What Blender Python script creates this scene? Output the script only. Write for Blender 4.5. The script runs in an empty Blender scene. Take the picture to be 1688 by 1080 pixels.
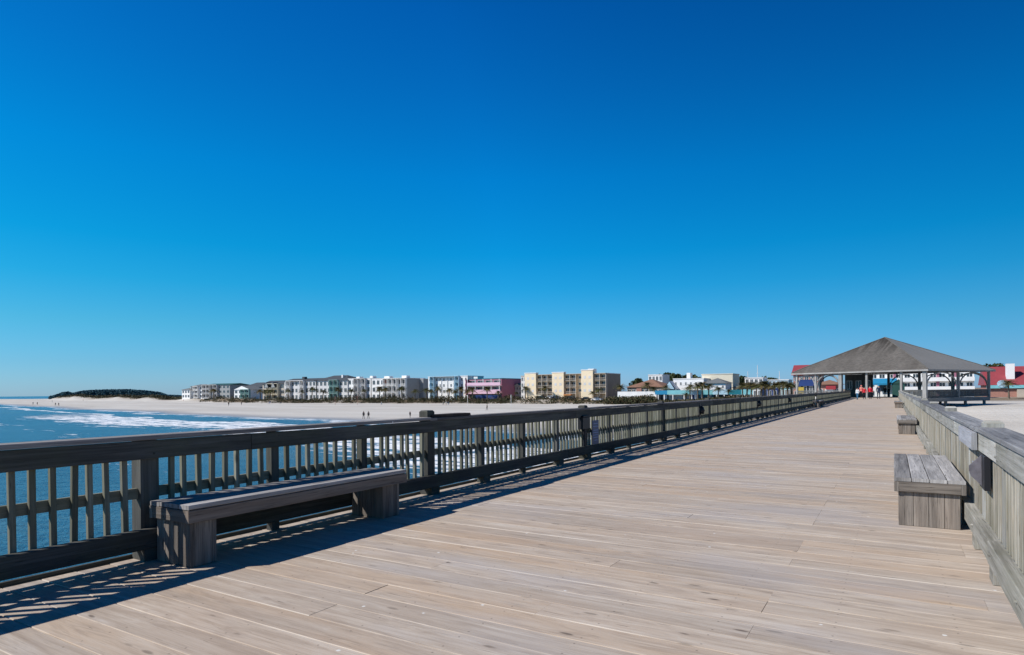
import bpy, bmesh, math, random
from mathutils import Vector, Matrix
random.seed(7)
PI = math.pi
R = math.radians
scene = bpy.context.scene
C = scene.collection

# ------------------------------------------------------------------ camera
CAM_H = 1.4
F_PX, W_PX, H_PX, HOR = 1034.85, 1688.0, 1080.0, 645.74
YAW, ROLL = 0.545815, 0.009086
cam_d = bpy.data.cameras.new('camera')
cam_d.sensor_fit = 'HORIZONTAL'
cam_d.sensor_width = 36.0
cam_d.lens = F_PX / W_PX * 36.0
cam_d.shift_y = (HOR - H_PX / 2) / W_PX
cam_d.clip_start = 0.05
cam_d.clip_end = 30000
cam = bpy.data.objects.new('camera', cam_d)
C.objects.link(cam)
cam.matrix_world = (Matrix.Translation((0, 0, CAM_H)) @ Matrix.Rotation(YAW, 4, 'Z')
                    @ Matrix.Rotation(PI / 2, 4, 'X') @ Matrix.Rotation(-ROLL, 4, 'Z'))
scene.camera = cam

# ------------------------------------------------------------------ sun and sky
SUN_DIR = Vector((-0.86, -0.82, 1.0)).normalized()       # towards the sun
SUN_EL = math.asin(SUN_DIR.z)
SUN_AZ = math.atan2(SUN_DIR.x, SUN_DIR.y)
world = bpy.data.worlds.new('World')
scene.world = world
world.use_nodes = True
wn, wl = world.node_tree.nodes, world.node_tree.links
wn.clear()
w_out = wn.new('ShaderNodeOutputWorld')
w_bg = wn.new('ShaderNodeBackground')
w_sky = wn.new('ShaderNodeTexSky')
w_sky.sky_type = 'NISHITA'
w_sky.sun_disc = False
w_sky.sun_elevation = SUN_EL
w_sky.sun_rotation = SUN_AZ
w_sky.altitude = 0
w_sky.air_density = 1.0
w_sky.dust_density = 0.3
w_sky.ozone_density = 3.0
w_tc = wn.new('ShaderNodeTexCoord')
w_sep = wn.new('ShaderNodeSeparateXYZ')
wl.new(w_tc.outputs['Generated'], w_sep.inputs[0])
w_rmp = wn.new('ShaderNodeValToRGB')          # deeper, cyan-leaning blue than the model sky; unseen zenith darkened to cut fill light
w_st = [(0.0, (0.55, 0.93, 1.75)), (.045, (0.38, 0.87, 1.50)), (.10, (0.235, 0.93, 1.36)), (.16, (0.075, 0.96, 1.42)), (.213, (0.018, 0.96, 1.47)),
        (.32, (0.005, 0.92, 1.58)), (.43, (0.008, 0.76, 1.48)), (.52, (0.006, 0.65, 1.40)), (.70, (0.005, 0.28, 0.72)), (1.0, (0.004, 0.16, 0.45))]
w_e = w_rmp.color_ramp.elements
while len(w_e) < len(w_st): w_e.new(0.5)
for el_, (p_, c_) in zip(w_e, w_st):
    el_.position = p_; el_.color = (c_[0] / 1.8, c_[1] / 1.8, c_[2] / 1.8, 1)
wl.new(w_sep.outputs['Z'], w_rmp.inputs[0])
w_mul = wn.new('ShaderNodeMix'); w_mul.data_type = 'RGBA'; w_mul.blend_type = 'MULTIPLY'; w_mul.inputs[0].default_value = 1.0
wl.new(w_sky.outputs[0], w_mul.inputs[6]); wl.new(w_rmp.outputs[0], w_mul.inputs[7])
w_half = wn.new('ShaderNodeMapRange'); w_half.inputs[1].default_value = -1.0; w_half.inputs[2].default_value = 1.0
wl.new(w_sep.outputs['X'], w_half.inputs[0])
w_az = wn.new('ShaderNodeValToRGB')           # a little brighter seaward, darker inland
w_ae = w_az.color_ramp.elements
while len(w_ae) < 4: w_ae.new(0.5)
for el_, (p_, g_) in zip(w_ae, [(.035, (.90, .92, .85)), (.24, (1.0, 1.0, 1.0)), (.565, (.66, .66, .67)), (1.0, (.58, .58, .58))]):
    el_.position = p_; el_.color = (*g_, 1)
wl.new(w_half.outputs[0], w_az.inputs[0])
w_a15 = wn.new('ShaderNodeVectorMath'); w_a15.operation = 'SCALE'; w_a15.inputs['Scale'].default_value = 1.8
wl.new(w_az.outputs[0], w_a15.inputs[0])
w_sc = wn.new('ShaderNodeVectorMath'); w_sc.operation = 'MULTIPLY'
wl.new(w_mul.outputs[2], w_sc.inputs[0]); wl.new(w_a15.outputs[0], w_sc.inputs[1])
wl.new(w_sc.outputs[0], w_bg.inputs['Color'])
w_bg.inputs['Strength'].default_value = 0.1
wl.new(w_bg.outputs[0], w_out.inputs['Surface'])

sun_d = bpy.data.lights.new('sun', 'SUN')
sun_d.energy = 5.0
sun_d.angle = R(0.5)
sun_d.color = (1.0, 0.95, 0.88)
sun = bpy.data.objects.new('sun', sun_d)
C.objects.link(sun)
sun.rotation_euler = SUN_DIR.to_track_quat('Z', 'Y').to_euler()
sun.location = (-30, -20, 40)

vs = scene.view_settings
vs.view_transform = 'Standard'
vs.look = 'None'
vs.exposure = 0.0
vs.gamma = 1.0
vs.use_curve_mapping = False
scene.cycles.max_bounces = 6
scene.cycles.use_adaptive_sampling = True

# ------------------------------------------------------------------ picture -> world (to set things out at their true distance)
def ray(px, py):
    a, b = px - W_PX / 2, py - HOR
    u = a * math.cos(ROLL) - b * math.sin(ROLL)
    v = a * math.sin(ROLL) + b * math.cos(ROLL)
    x, y = u / F_PX, v / F_PX
    return Vector((x * math.cos(YAW) - math.sin(YAW), x * math.sin(YAW) + math.cos(YAW), -y))
def XatY(px, Y, py=645):
    d = ray(px, py); return d.x / d.y * Y
def ZatY(px, py, Y):
    d = ray(px, py); return CAM_H + d.z / d.y * Y
def onZ(px, py, Z):
    d = ray(px, py); s = (Z - CAM_H) / d.z; return Vector((d.x * s, d.y * s, Z))

# ------------------------------------------------------------------ tagging
def tag(o, label=None, cat=None, group=None, kind=None):
    if label: o['label'] = label
    if cat: o['category'] = cat
    if group: o['group'] = group
    if kind: o['kind'] = kind
    return o
def empty(name, loc=(0, 0, 0), rz=0.0):
    o = bpy.data.objects.new(name, None)
    o.empty_display_size = 0.3
    C.objects.link(o); o.location = loc; o.rotation_euler = (0, 0, rz)
    return o
def copy_tree(o, parent=None):
    c = o.copy(); C.objects.link(c)
    if parent is not None: c.parent = parent
    for ch in KIDS.get(o.name, []):
        k = copy_tree(ch, c)
        KIDS.setdefault(c.name, []).append(k)
    return c
KIDS = {}

# ------------------------------------------------------------------ mesh builder
class MB:
    """collects shapes; gv = per-corner grain coordinates, rnd = per-face random"""
    def __init__(s):
        s.v = []; s.f = []; s.g = []; s.r = []; s.m = []
    def face(s, idx, gv, r, mi=0):
        s.f.append(idx); s.g.extend(gv); s.r.append(r); s.m.append(mi)
    def poly(s, pts, r=None, mi=0, gv=None):
        b = len(s.v); s.v.extend([tuple(p) for p in pts])
        if r is None: r = random.random()
        s.face(list(range(b, b + len(pts))), gv or [tuple(p) for p in pts], r, mi)
    def box(s, x0, x1, y0, y1, z0, z1, c=0.0, mi=0, M=None, r=None, axis=None):
        """box with chamfered edges along its long axis"""
        if r is None: r = random.random()
        dims = [x1 - x0, y1 - y0, z1 - z0]
        a = dims.index(max(dims)) if axis is None else axis
        b_, c_ = [(1, 2), (2, 0), (0, 1)][a]
        lo = [x0, y0, z0]; hi = [x1, y1, z1]
        if c > 0:
            pr = [(lo[b_] + c, lo[c_]), (hi[b_] - c, lo[c_]), (hi[b_], lo[c_] + c), (hi[b_], hi[c_] - c),
                  (hi[b_] - c, hi[c_]), (lo[b_] + c, hi[c_]), (lo[b_], hi[c_] - c), (lo[b_], lo[c_] + c)]
        else:
            pr = [(lo[b_], lo[c_]), (hi[b_], lo[c_]), (hi[b_], hi[c_]), (lo[b_], hi[c_])]
        n = len(pr); base = len(s.v); cb = (lo[b_] + hi[b_]) / 2; cc = (lo[c_] + hi[c_]) / 2
        off = r * 37.0
        G = []
        for e in (lo[a], hi[a]):
            for (pb, pc) in pr:
                p = [0, 0, 0]; p[a] = e; p[b_] = pb; p[c_] = pc
                G.append((e + off, pb - cb + r * 11, pc - cc + r * 5))
                p = Vector(p)
                if M is not None: p = M @ p
                s.v.append((p.x, p.y, p.z))
        for i in range(n):
            j = (i + 1) % n
            ix = [i, j, n + j, n + i]
            s.face([base + k for k in ix], [G[k] for k in ix], r, mi)
        ix = list(range(n))[::-1]; s.face([base + k for k in ix], [(G[k][1] * 1.0 + off, G[k][2], 0) for k in ix], r, mi)
        ix = list(range(n, 2 * n)); s.face([base + k for k in ix], [(G[k][1] * 1.0 + off, G[k][2], 0) for k in ix], r, mi)
    def tube(s, pts, radii, n=8, mi=0, r=None, caps=True):
        if r is None: r = random.random()
        pts = [Vector(p) for p in pts]
        if not hasattr(radii, '__len__'): radii = [radii] * len(pts)
        base = len(s.v); L = 0; G = []
        up = Vector((0, 0, 1))
        for i, p in enumerate(pts):
            t = (pts[min(i + 1, len(pts) - 1)] - pts[max(i - 1, 0)]).normalized()
            ref = up if abs(t.z) < 0.9 else Vector((1, 0, 0))
            a = t.cross(ref).normalized(); b = t.cross(a).normalized()
            if i: L += (p - pts[i - 1]).length
            for k in range(n):
                an = 2 * PI * k / n
                q = p + (a * math.cos(an) + b * math.sin(an)) * radii[i]
                s.v.append((q.x, q.y, q.z)); G.append((L + r * 37, an * radii[i], 0))
        for i in range(len(pts) - 1):
            for k in range(n):
                j = (k + 1) % n
                ix = [i * n + k, i * n + j, (i + 1) * n + j, (i + 1) * n + k]
                s.face([base + q for q in ix][::-1], [G[q] for q in ix][::-1], r, mi)
        if caps:
            ix = list(range(n)); s.face([base + q for q in ix], [G[q] for q in ix], r, mi)
            ix = [(len(pts) - 1) * n + q for q in range(n)][::-1]; s.face([base + q for q in ix], [G[q] for q in ix], r, mi)
    def build(s, name, mats, parent=None, smooth=False):
        me = bpy.data.meshes.new(name)
        me.from_pydata(s.v, [], s.f)
        if not isinstance(mats, (list, tuple)): mats = [mats]
        for m in mats: me.materials.append(m)
        at = me.attributes.new('gv', 'FLOAT_VECTOR', 'CORNER')
        at.data.foreach_set('vector', [c for g in s.g for c in g])
        ar = me.attributes.new('rnd', 'FLOAT', 'FACE')
        ar.data.foreach_set('value', s.r)
        me.polygons.foreach_set('material_index', s.m)
        if smooth: me.polygons.foreach_set('use_smooth', [True] * len(me.polygons))
        me.update()
        o = bpy.data.objects.new(name, me); C.objects.link(o)
        if parent is not None:
            o.parent = parent
            KIDS.setdefault(parent.name, []).append(o)
        return o

# ------------------------------------------------------------------ materials
def nodes(name):
    m = bpy.data.materials.new(name); m.use_nodes = True
    nt = m.node_tree; b = nt.nodes['Principled BSDF']
    return m, nt, b
def N(nt, typ, **kw):
    n = nt.nodes.new(typ)
    for k, v in kw.items():
        if hasattr(n, k): setattr(n, k, v)
    return n
def mixc(nt, fac, a, b, mode='MIX'):
    n = nt.nodes.new('ShaderNodeMix'); n.data_type = 'RGBA'; n.blend_type = mode
    for s_, v in ((0, fac), (6, a), (7, b)):
        if isinstance(v, bpy.types.NodeSocket): nt.links.new(v, n.inputs[s_])
        elif s_ == 0: n.inputs[0].default_value = v
        else: n.inputs[s_].default_value = (*v[:3], 1)
    return n.outputs[2]
def math_(nt, op, a, b=None, c=None):
    n = nt.nodes.new('ShaderNodeMath'); n.operation = op
    for i, v in enumerate((a, b, c)):
        if v is None: continue
        if isinstance(v, bpy.types.NodeSocket): nt.links.new(v, n.inputs[i])
        else: n.inputs[i].default_value = v
    return n.outputs[0]
def mrange(nt, v, a, b, c=0.0, d=1.0):
    n = nt.nodes.new('ShaderNodeMapRange'); nt.links.new(v, n.inputs[0])
    for i, q in enumerate((a, b, c, d)): n.inputs[i + 1].default_value = q
    return n.outputs[0]
def noise(nt, vec, scale, detail=4, rough=0.55, dist=0.0, dim='3D'):
    n = nt.nodes.new('ShaderNodeTexNoise')
    nt.links.new(vec, n.inputs['Vector'])
    n.inputs['Scale'].default_value = scale; n.inputs['Detail'].default_value = detail
    n.inputs['Roughness'].default_value = rough; n.inputs['Distortion'].default_value = dist
    return n.outputs['Fac']
def vmap(nt, vec, sc, loc=(0, 0, 0)):
    n = nt.nodes.new('ShaderNodeMapping'); nt.links.new(vec, n.inputs['Vector'])
    n.inputs['Scale'].default_value = sc; n.inputs['Location'].default_value = loc
    return n.outputs[0]
def attr(nt, name, out='Fac'):
    n = nt.nodes.new('ShaderNodeAttribute'); n.attribute_name = name
    return n.outputs[out]
def ramp(nt, v, stops):
    n = nt.nodes.new('ShaderNodeValToRGB'); nt.links.new(v, n.inputs[0])
    e = n.color_ramp.elements
    while len(e) < len(stops): e.new(0.5)
    for el, (p, c) in zip(e, stops): el.position = p; el.color = (*c, 1)
    return n.outputs[0]
def bump(nt, b, h, strength=0.3, dist=0.01):
    n = nt.nodes.new('ShaderNodeBump'); n.inputs['Strength'].default_value = strength
    n.inputs['Distance'].default_value = dist
    nt.links.new(h, n.inputs['Height']); nt.links.new(n.outputs[0], b.inputs['Normal'])

def wood(name, cols, warm=None, algae=0.0, stain=0.3, rough=0.85, specks=0.0, bumps=0.4, spec=0.25, half=None):
    """weathered timber: long grain streaks, per-board tone, knots, optional green growth and droppings"""
    m, nt, b = nodes(name)
    gv = attr(nt, 'gv', 'Vector'); rn = attr(nt, 'rnd')
    g1 = noise(nt, vmap(nt, gv, (1.1, 26, 26)), 1.0, 6, 0.62, 0.6)
    g2 = noise(nt, vmap(nt, gv, (3.5, 120, 120)), 1.0, 3, 0.6)
    g3 = noise(nt, vmap(nt, gv, (0.6, 3.0, 3.0)), 1.0, 3, 0.5)
    tone = math_(nt, 'ADD', math_(nt, 'MULTIPLY', g1, 0.55), math_(nt, 'MULTIPLY', g3, 0.45))
    col = ramp(nt, tone, [(0.32, cols[0]), (0.5, cols[1]), (0.68, cols[2])])
    rsh = math_(nt, 'FRACT', math_(nt, 'MULTIPLY', rn, 7.31))
    col = mixc(nt, 1.0, col, ramp(nt, rsh, [(0.0, (0.88, 0.88, 0.89)), (0.5, (1, 1, 1)), (1.0, (1.06, 1.055, 1.05))] if half else [(0.0, (0.68, 0.67, 0.66)), (0.5, (1, 1, 1)), (1.0, (1.15, 1.14, 1.13))]), 'MULTIPLY')
    if warm:
        wm = math_(nt, 'MULTIPLY', mrange(nt, math_(nt, 'FRACT', math_(nt, 'MULTIPLY', rn, 13.7)), 0.45, 0.95), mrange(nt, g3, 0.42, 0.62))
        col = mixc(nt, math_(nt, 'MULTIPLY', wm, 0.75), col, warm)
    if half:
        g4 = noise(nt, vmap(nt, gv, (1.6, 11, 11)), 1.0, 5, 0.68, 1.2)
        col = mixc(nt, math_(nt, 'MULTIPLY', mrange(nt, g4, 0.50, 0.66), 0.50), col, (0.29, 0.225, 0.178))
        col = mixc(nt, math_(nt, 'MULTIPLY', mrange(nt, g4, 0.30, 0.45, 1.0, 0.0), 0.40), col, (0.62, 0.56, 0.49))
    col = mixc(nt, math_(nt, 'MULTIPLY', mrange(nt, g2, 0.56, 0.75), stain), col, tuple(c * 0.35 for c in cols[0]))
    # cracks and knots
    cr = noise(nt, vmap(nt, gv, (2.2, 60, 60)), 1.0, 2, 0.5, 1.5)
    col = mixc(nt, math_(nt, 'MULTIPLY', mrange(nt, cr, 0.70, 0.76), 0.75), col, tuple(c * 0.22 for c in cols[0]))
    vo = N(nt, 'ShaderNodeTexVoronoi'); nt.links.new(vmap(nt, gv, (1.6, 5.5, 5.5)), vo.inputs['Vector']); vo.inputs['Scale'].default_value = 1.0
    kn = mrange(nt, vo.outputs['Distance'], 0.055, 0.10, 1.0, 0.0)
    col = mixc(nt, math_(nt, 'MULTIPLY', kn, 0.55), col, tuple(c * 0.30 for c in cols[0]))
    if half:
        # sun-caught highlight painted in pale along the board's worn long edges
        sx = N(nt, 'ShaderNodeSeparateXYZ'); nt.links.new(gv, sx.inputs[0])
        yy = math_(nt, 'ABSOLUTE', math_(nt, 'SUBTRACT', sx.outputs[1], math_(nt, 'MULTIPLY', rn, 11.0)))
        ed = mrange(nt, yy, half - 0.009, half - 0.004)
        ed = math_(nt, 'MULTIPLY', ed, mrange(nt, noise(nt, vmap(nt, gv, (0.7, 1, 1)), 1.0, 2), 0.50, 0.62))
        col = mixc(nt, math_(nt, 'MULTIPLY', ed, 0.42), col, (0.74, 0.68, 0.60))
    if half:
        ge0 = N(nt, 'ShaderNodeNewGeometry')
        pt = noise(nt, vmap(nt, ge0.outputs['Position'], (0.35, 1.1, 1)), 1.0, 4, 0.6)
        col = mixc(nt, math_(nt, 'MULTIPLY', mrange(nt, pt, 0.50, 0.68), 0.45), col, (0.44, 0.33, 0.245))
        col = mixc(nt, math_(nt, 'MULTIPLY', mrange(nt, pt, 0.36, 0.48, 1.0, 0.0), 0.35), col, (0.40, 0.385, 0.395))
        v3 = N(nt, 'ShaderNodeTexVoronoi'); nt.links.new(vmap(nt, gv, (2.3, 7.5, 7.5)), v3.inputs['Vector']); v3.inputs['Scale'].default_value = 1.0
        wb = noise(nt, vmap(nt, gv, (9, 30, 30)), 1.0, 3)
        sel = N(nt, 'ShaderNodeSeparateXYZ'); nt.links.new(v3.outputs['Color'], sel.inputs[0])
        mk = mrange(nt, math_(nt, 'ADD', v3.outputs['Distance'], math_(nt, 'MULTIPLY', wb, 0.14)), 0.13, 0.19, 1.0, 0.0)
        mk = math_(nt, 'MULTIPLY', mk, math_(nt, 'POWER', sel.outputs[0], 0.9))
        col = mixc(nt, math_(nt, 'MULTIPLY', mk, 0.95), col, (0.09, 0.07, 0.055))
        # soft grey-brown halo of the knots' swirling grain
        hl = mrange(nt, v3.outputs['Distance'], 0.10, 0.34, 1.0, 0.0)
        col = mixc(nt, math_(nt, 'MULTIPLY', math_(nt, 'MULTIPLY', hl, sel.outputs[1]), 0.35), col, (0.30, 0.235, 0.19))
        # nail heads in pairs over every joist
        sp0 = N(nt, 'ShaderNodeSeparateXYZ'); nt.links.new(ge0.outputs['Position'], sp0.inputs[0])
        nx_ = math_(nt, 'ABSOLUTE', math_(nt, 'SUBTRACT', math_(nt, 'FRACT', math_(nt, 'ADD', math_(nt, 'DIVIDE', sp0.outputs[0], 0.61), 20.0)), 0.5))
        ny_ = math_(nt, 'ABSOLUTE', math_(nt, 'SUBTRACT', yy, 0.075))
        r2 = math_(nt, 'ADD', math_(nt, 'POWER', math_(nt, 'MULTIPLY', nx_, 0.61), 2.0), math_(nt, 'POWER', ny_, 2.0))
        nl = mrange(nt, r2, 0.000025, 0.00006, 1.0, 0.0)
        col = mixc(nt, math_(nt, 'MULTIPLY', nl, 0.5), col, (0.07, 0.055, 0.05))
    if algae > 0:
        ge = N(nt, 'ShaderNodeNewGeometry')
        al = noise(nt, ge.outputs['Position'], 2.3, 5, 0.65)
        col = mixc(nt, math_(nt, 'MULTIPLY', mrange(nt, al, 0.42, 0.66), algae), col, (0.135, 0.145, 0.075))
    if specks > 0:
        ge = N(nt, 'ShaderNodeNewGeometry')
        v2 = N(nt, 'ShaderNodeTexVoronoi'); nt.links.new(ge.outputs['Position'], v2.inputs['Vector']); v2.inputs['Scale'].default_value = 3.6
        wob = noise(nt, ge.outputs['Position'], 40, 2)
        dd = math_(nt, 'ADD', v2.outputs['Distance'], math_(nt, 'MULTIPLY', wob, 0.05))
        sp = mrange(nt, dd, 0.062, 0.075, 1.0, 0.0)
        col = mixc(nt, math_(nt, 'MULTIPLY', sp, specks), col, (0.75, 0.75, 0.72))
    nt.links.new(col, b.inputs['Base Color'])
    b.inputs['Roughness'].default_value = rough
    b.inputs['Specular IOR Level'].default_value = spec
    hgt = math_(nt, 'ADD', math_(nt, 'MULTIPLY', g1, 0.6), math_(nt, 'MULTIPLY', g2, 0.5))
    hgt = math_(nt, 'SUBTRACT', hgt, math_(nt, 'MULTIPLY', mrange(nt, cr, 0.70, 0.76), 0.8))
    bump(nt, b, hgt, bumps, 0.006)
    return m

def plain(name, col, rough=0.7, var=0.15, scale=1.5, metal=0.0, bumps=0.0, spec=0.3):
    m, nt, b = nodes(name)
    ge = N(nt, 'ShaderNodeNewGeometry')
    n1 = noise(nt, ge.outputs['Position'], scale, 5, 0.6)
    c = mixc(nt, 1.0, col, ramp(nt, n1, [(0.3, (1 - var,) * 3), (0.7, (1 + var * 0.5,) * 3)]), 'MULTIPLY')
    nt.links.new(c, b.inputs['Base Color'])
    b.inputs['Roughness'].default_value = rough; b.inputs['Metallic'].default_value = metal
    b.inputs['Specular IOR Level'].default_value = spec
    if bumps: bump(nt, b, noise(nt, ge.outputs['Position'], scale * 8, 4), bumps, 0.02)
    return m

M = {}
M['deck'] = wood('deck_boards', [(0.36, 0.29, 0.228), (0.49, 0.41, 0.332), (0.60, 0.53, 0.45)], warm=(0.49, 0.355, 0.24), stain=0.42, rough=0.8, specks=0.8, bumps=0.35, half=0.12)
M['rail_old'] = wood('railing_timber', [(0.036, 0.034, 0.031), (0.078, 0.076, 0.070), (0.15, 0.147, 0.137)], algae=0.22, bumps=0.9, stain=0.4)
M['cap'] = wood('railing_cap_timber', [(0.10, 0.10, 0.105), (0.21, 0.21, 0.215), (0.36, 0.36, 0.36)], stain=0.7, specks=0.9, bumps=0.8)
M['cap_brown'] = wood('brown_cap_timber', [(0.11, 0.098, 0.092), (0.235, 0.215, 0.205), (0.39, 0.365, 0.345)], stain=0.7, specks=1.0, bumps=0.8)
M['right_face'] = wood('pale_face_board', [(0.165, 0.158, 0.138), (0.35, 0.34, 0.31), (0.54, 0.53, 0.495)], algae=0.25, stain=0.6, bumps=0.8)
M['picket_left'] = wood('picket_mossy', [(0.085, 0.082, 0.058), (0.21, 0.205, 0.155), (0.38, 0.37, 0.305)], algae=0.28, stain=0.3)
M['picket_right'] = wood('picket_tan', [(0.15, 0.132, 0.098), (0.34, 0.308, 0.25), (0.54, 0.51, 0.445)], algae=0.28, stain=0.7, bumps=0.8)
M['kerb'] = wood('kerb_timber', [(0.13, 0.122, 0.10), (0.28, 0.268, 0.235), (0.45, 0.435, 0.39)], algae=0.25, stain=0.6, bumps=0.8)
M['bench_top'] = wood('bench_seat_timber', [(0.12, 0.115, 0.115), (0.32, 0.31, 0.305), (0.55, 0.53, 0.515)], stain=0.8, specks=0.6, bumps=0.9)
M['bench_side'] = wood('bench_side_timber', [(0.085, 0.074, 0.064), (0.22, 0.195, 0.172), (0.42, 0.38, 0.335)], warm=(0.19, 0.13, 0.09), stain=0.8, bumps=0.9)
M['splice'] = wood('splice_timber', [(0.22, 0.225, 0.245), (0.33, 0.335, 0.365), (0.44, 0.445, 0.48)], stain=0.6, algae=0.15)
M['under'] = wood('under_timber', [(0.10, 0.085, 0.07), (0.16, 0.14, 0.12), (0.22, 0.20, 0.17)], algae=0.3)
M['pav_post'] = wood('pavilion_timber', [(0.20, 0.193, 0.18), (0.31, 0.302, 0.288), (0.43, 0.42, 0.405)], stain=0.2)
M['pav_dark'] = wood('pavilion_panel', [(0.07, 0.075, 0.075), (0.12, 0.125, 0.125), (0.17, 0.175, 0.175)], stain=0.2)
M['black'] = plain('black_painted_metal', (0.02, 0.02, 0.024), 0.45)
M['greymetal'] = plain('grey_metal', (0.16, 0.15, 0.17), 0.5, 0.3, 20)
M['steel'] = plain('bright_steel', (0.6, 0.6, 0.6), 0.3, 0.1, metal=0.8)
M['rubber'] = plain('tyre_rubber', (0.02, 0.02, 0.02), 0.8)
M['signblue'] = plain('blue_sign_face', (0.05, 0.09, 0.19), 0.4)
M['white'] = plain('white_render', (0.83, 0.82, 0.80), 0.8, 0.10, 0.4)
M['cream'] = plain('cream_render', (0.72, 0.66, 0.52), 0.8, 0.08, 0.4)
M['yellow'] = plain('yellow_render', (0.86, 0.71, 0.50), 0.8, 0.08, 0.4)
M['pink'] = plain('pink_render', (0.78, 0.52, 0.64), 0.8, 0.06, 0.4)
M['magenta'] = plain('magenta_render', (0.34, 0.13, 0.19), 0.8, 0.1, 0.4)
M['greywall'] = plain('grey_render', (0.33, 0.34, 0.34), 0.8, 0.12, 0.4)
M['lgrey'] = plain('pale_grey_render', (0.66, 0.65, 0.64), 0.8, 0.12, 0.4)
M['beige'] = plain('beige_render', (0.48, 0.42, 0.35), 0.8, 0.12, 0.4)
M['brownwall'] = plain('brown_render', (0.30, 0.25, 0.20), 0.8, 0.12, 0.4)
M['teal'] = plain('turquoise_paint', (0.20, 0.50, 0.55), 0.7, 0.12, 0.4)
M['mint'] = plain('mint_paint', (0.27, 0.44, 0.41), 0.7, 0.12, 0.4)
M['tealdark'] = plain('dark_teal_canvas', (0.01, 0.17, 0.22), 0.7, 0.2, 0.6)
M['bluewall'] = plain('pale_blue_render', (0.42, 0.62, 0.74), 0.8, 0.1, 0.4)
M['darkroof'] = plain('dark_shingle_roof', (0.07, 0.08, 0.09), 0.8, 0.25, 2)
M['greyroof'] = plain('grey_shingle_roof', (0.17, 0.18, 0.18), 0.8, 0.25, 2)
M['brownroof'] = plain('brown_shingle_roof', (0.27, 0.15, 0.10), 0.8, 0.2, 2)
M['greenroof'] = plain('dark_green_roof', (0.03, 0.10, 0.09), 0.7, 0.2, 2)
M['redroof'] = plain('red_metal_roof', (0.31, 0.06, 0.07), 0.5, 0.10, 1)
M['glass'] = plain('dark_window_glass', (0.035, 0.05, 0.06), 0.15, 0.3, 0.8, spec=0.6)
M['brick'] = plain('pink_brick', (0.38, 0.20, 0.16), 0.85, 0.2, 3)
M['blue'] = plain('blue_paint', (0.02, 0.05, 0.18), 0.6, 0.1)
M['awning'] = plain('blue_awning_canvas', (0.02, 0.23, 0.42), 0.7, 0.1)
M['orange'] = plain('orange_canvas', (0.65, 0.28, 0.10), 0.7, 0.1)
M['ypaint'] = plain('bright_yellow_paint', (0.50, 0.36, 0.06), 0.6, 0.1)
M['redp'] = plain('red_paint', (0.36, 0.04, 0.05), 0.6, 0.1)
M['carwhite'] = plain('white_car_paint', (0.75, 0.76, 0.78), 0.25, 0.03)
M['cardark'] = plain('dark_car_paint', (0.02, 0.022, 0.03), 0.25, 0.03)
M['carblue'] = plain('blue_car_paint', (0.04, 0.09, 0.22), 0.25, 0.03)
M['skin'] = plain('skin', (0.50, 0.30, 0.22), 0.6, 0.03)
M['skin2'] = plain('tanned_skin', (0.30, 0.17, 0.11), 0.6, 0.03)
for n_, c_ in dict(cred=(0.62, 0.02, 0.035), csalmon=(0.75, 0.22, 0.18), cnavy=(0.02, 0.035, 0.07), cblack=(0.015, 0.015, 0.02),
                   cblue=(0.02, 0.34, 0.60), cdenim=(0.06, 0.18, 0.32), cwhite=(0.75, 0.74, 0.72), hair=(0.03, 0.02, 0.015), ctan=(0.4, 0.34, 0.25)).items():
    M[n_] = plain('cloth_' + n_[1:] if n_ != 'hair' else 'dark_hair', c_, 0.85, 0.12, 6)

# shingled pavilion roof
m, nt, b = nodes('pavilion_shingles'); M['shingle'] = m
ge = N(nt, 'ShaderNodeNewGeometry'); gv = attr(nt, 'gv', 'Vector')
br = N(nt, 'ShaderNodeTexBrick'); nt.links.new(gv, br.inputs['Vector'])
br.inputs['Scale'].default_value = 1.0; br.inputs['Brick Width'].default_value = 0.35; br.inputs['Row Height'].default_value = 0.14
br.inputs['Mortar Size'].default_value = 0.008; br.inputs['Color1'].default_value = (0.088, 0.079, 0.071, 1); br.inputs['Color2'].default_value = (0.135, 0.122, 0.11, 1)
br.inputs['Mortar'].default_value = (0.06, 0.06, 0.06, 1)
st = noise(nt, vmap(nt, gv, (0.35, 0.12, 1)), 1.0, 4, 0.6)
c = mixc(nt, 1.0, br.outputs['Color'], ramp(nt, st, [(0.3, (0.75, 0.72, 0.68)), (0.7, (1.25, 1.25, 1.22))]), 'MULTIPLY')
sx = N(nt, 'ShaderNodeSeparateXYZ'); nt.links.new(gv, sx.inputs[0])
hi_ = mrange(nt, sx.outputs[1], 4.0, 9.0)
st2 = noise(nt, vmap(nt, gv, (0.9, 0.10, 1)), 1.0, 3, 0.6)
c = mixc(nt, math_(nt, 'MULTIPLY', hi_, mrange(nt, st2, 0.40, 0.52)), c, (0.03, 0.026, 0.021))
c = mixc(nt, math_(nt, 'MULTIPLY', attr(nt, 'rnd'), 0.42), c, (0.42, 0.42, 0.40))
nt.links.new(c, b.inputs['Base Color']); b.inputs['Roughness'].default_value = 0.85

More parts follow.
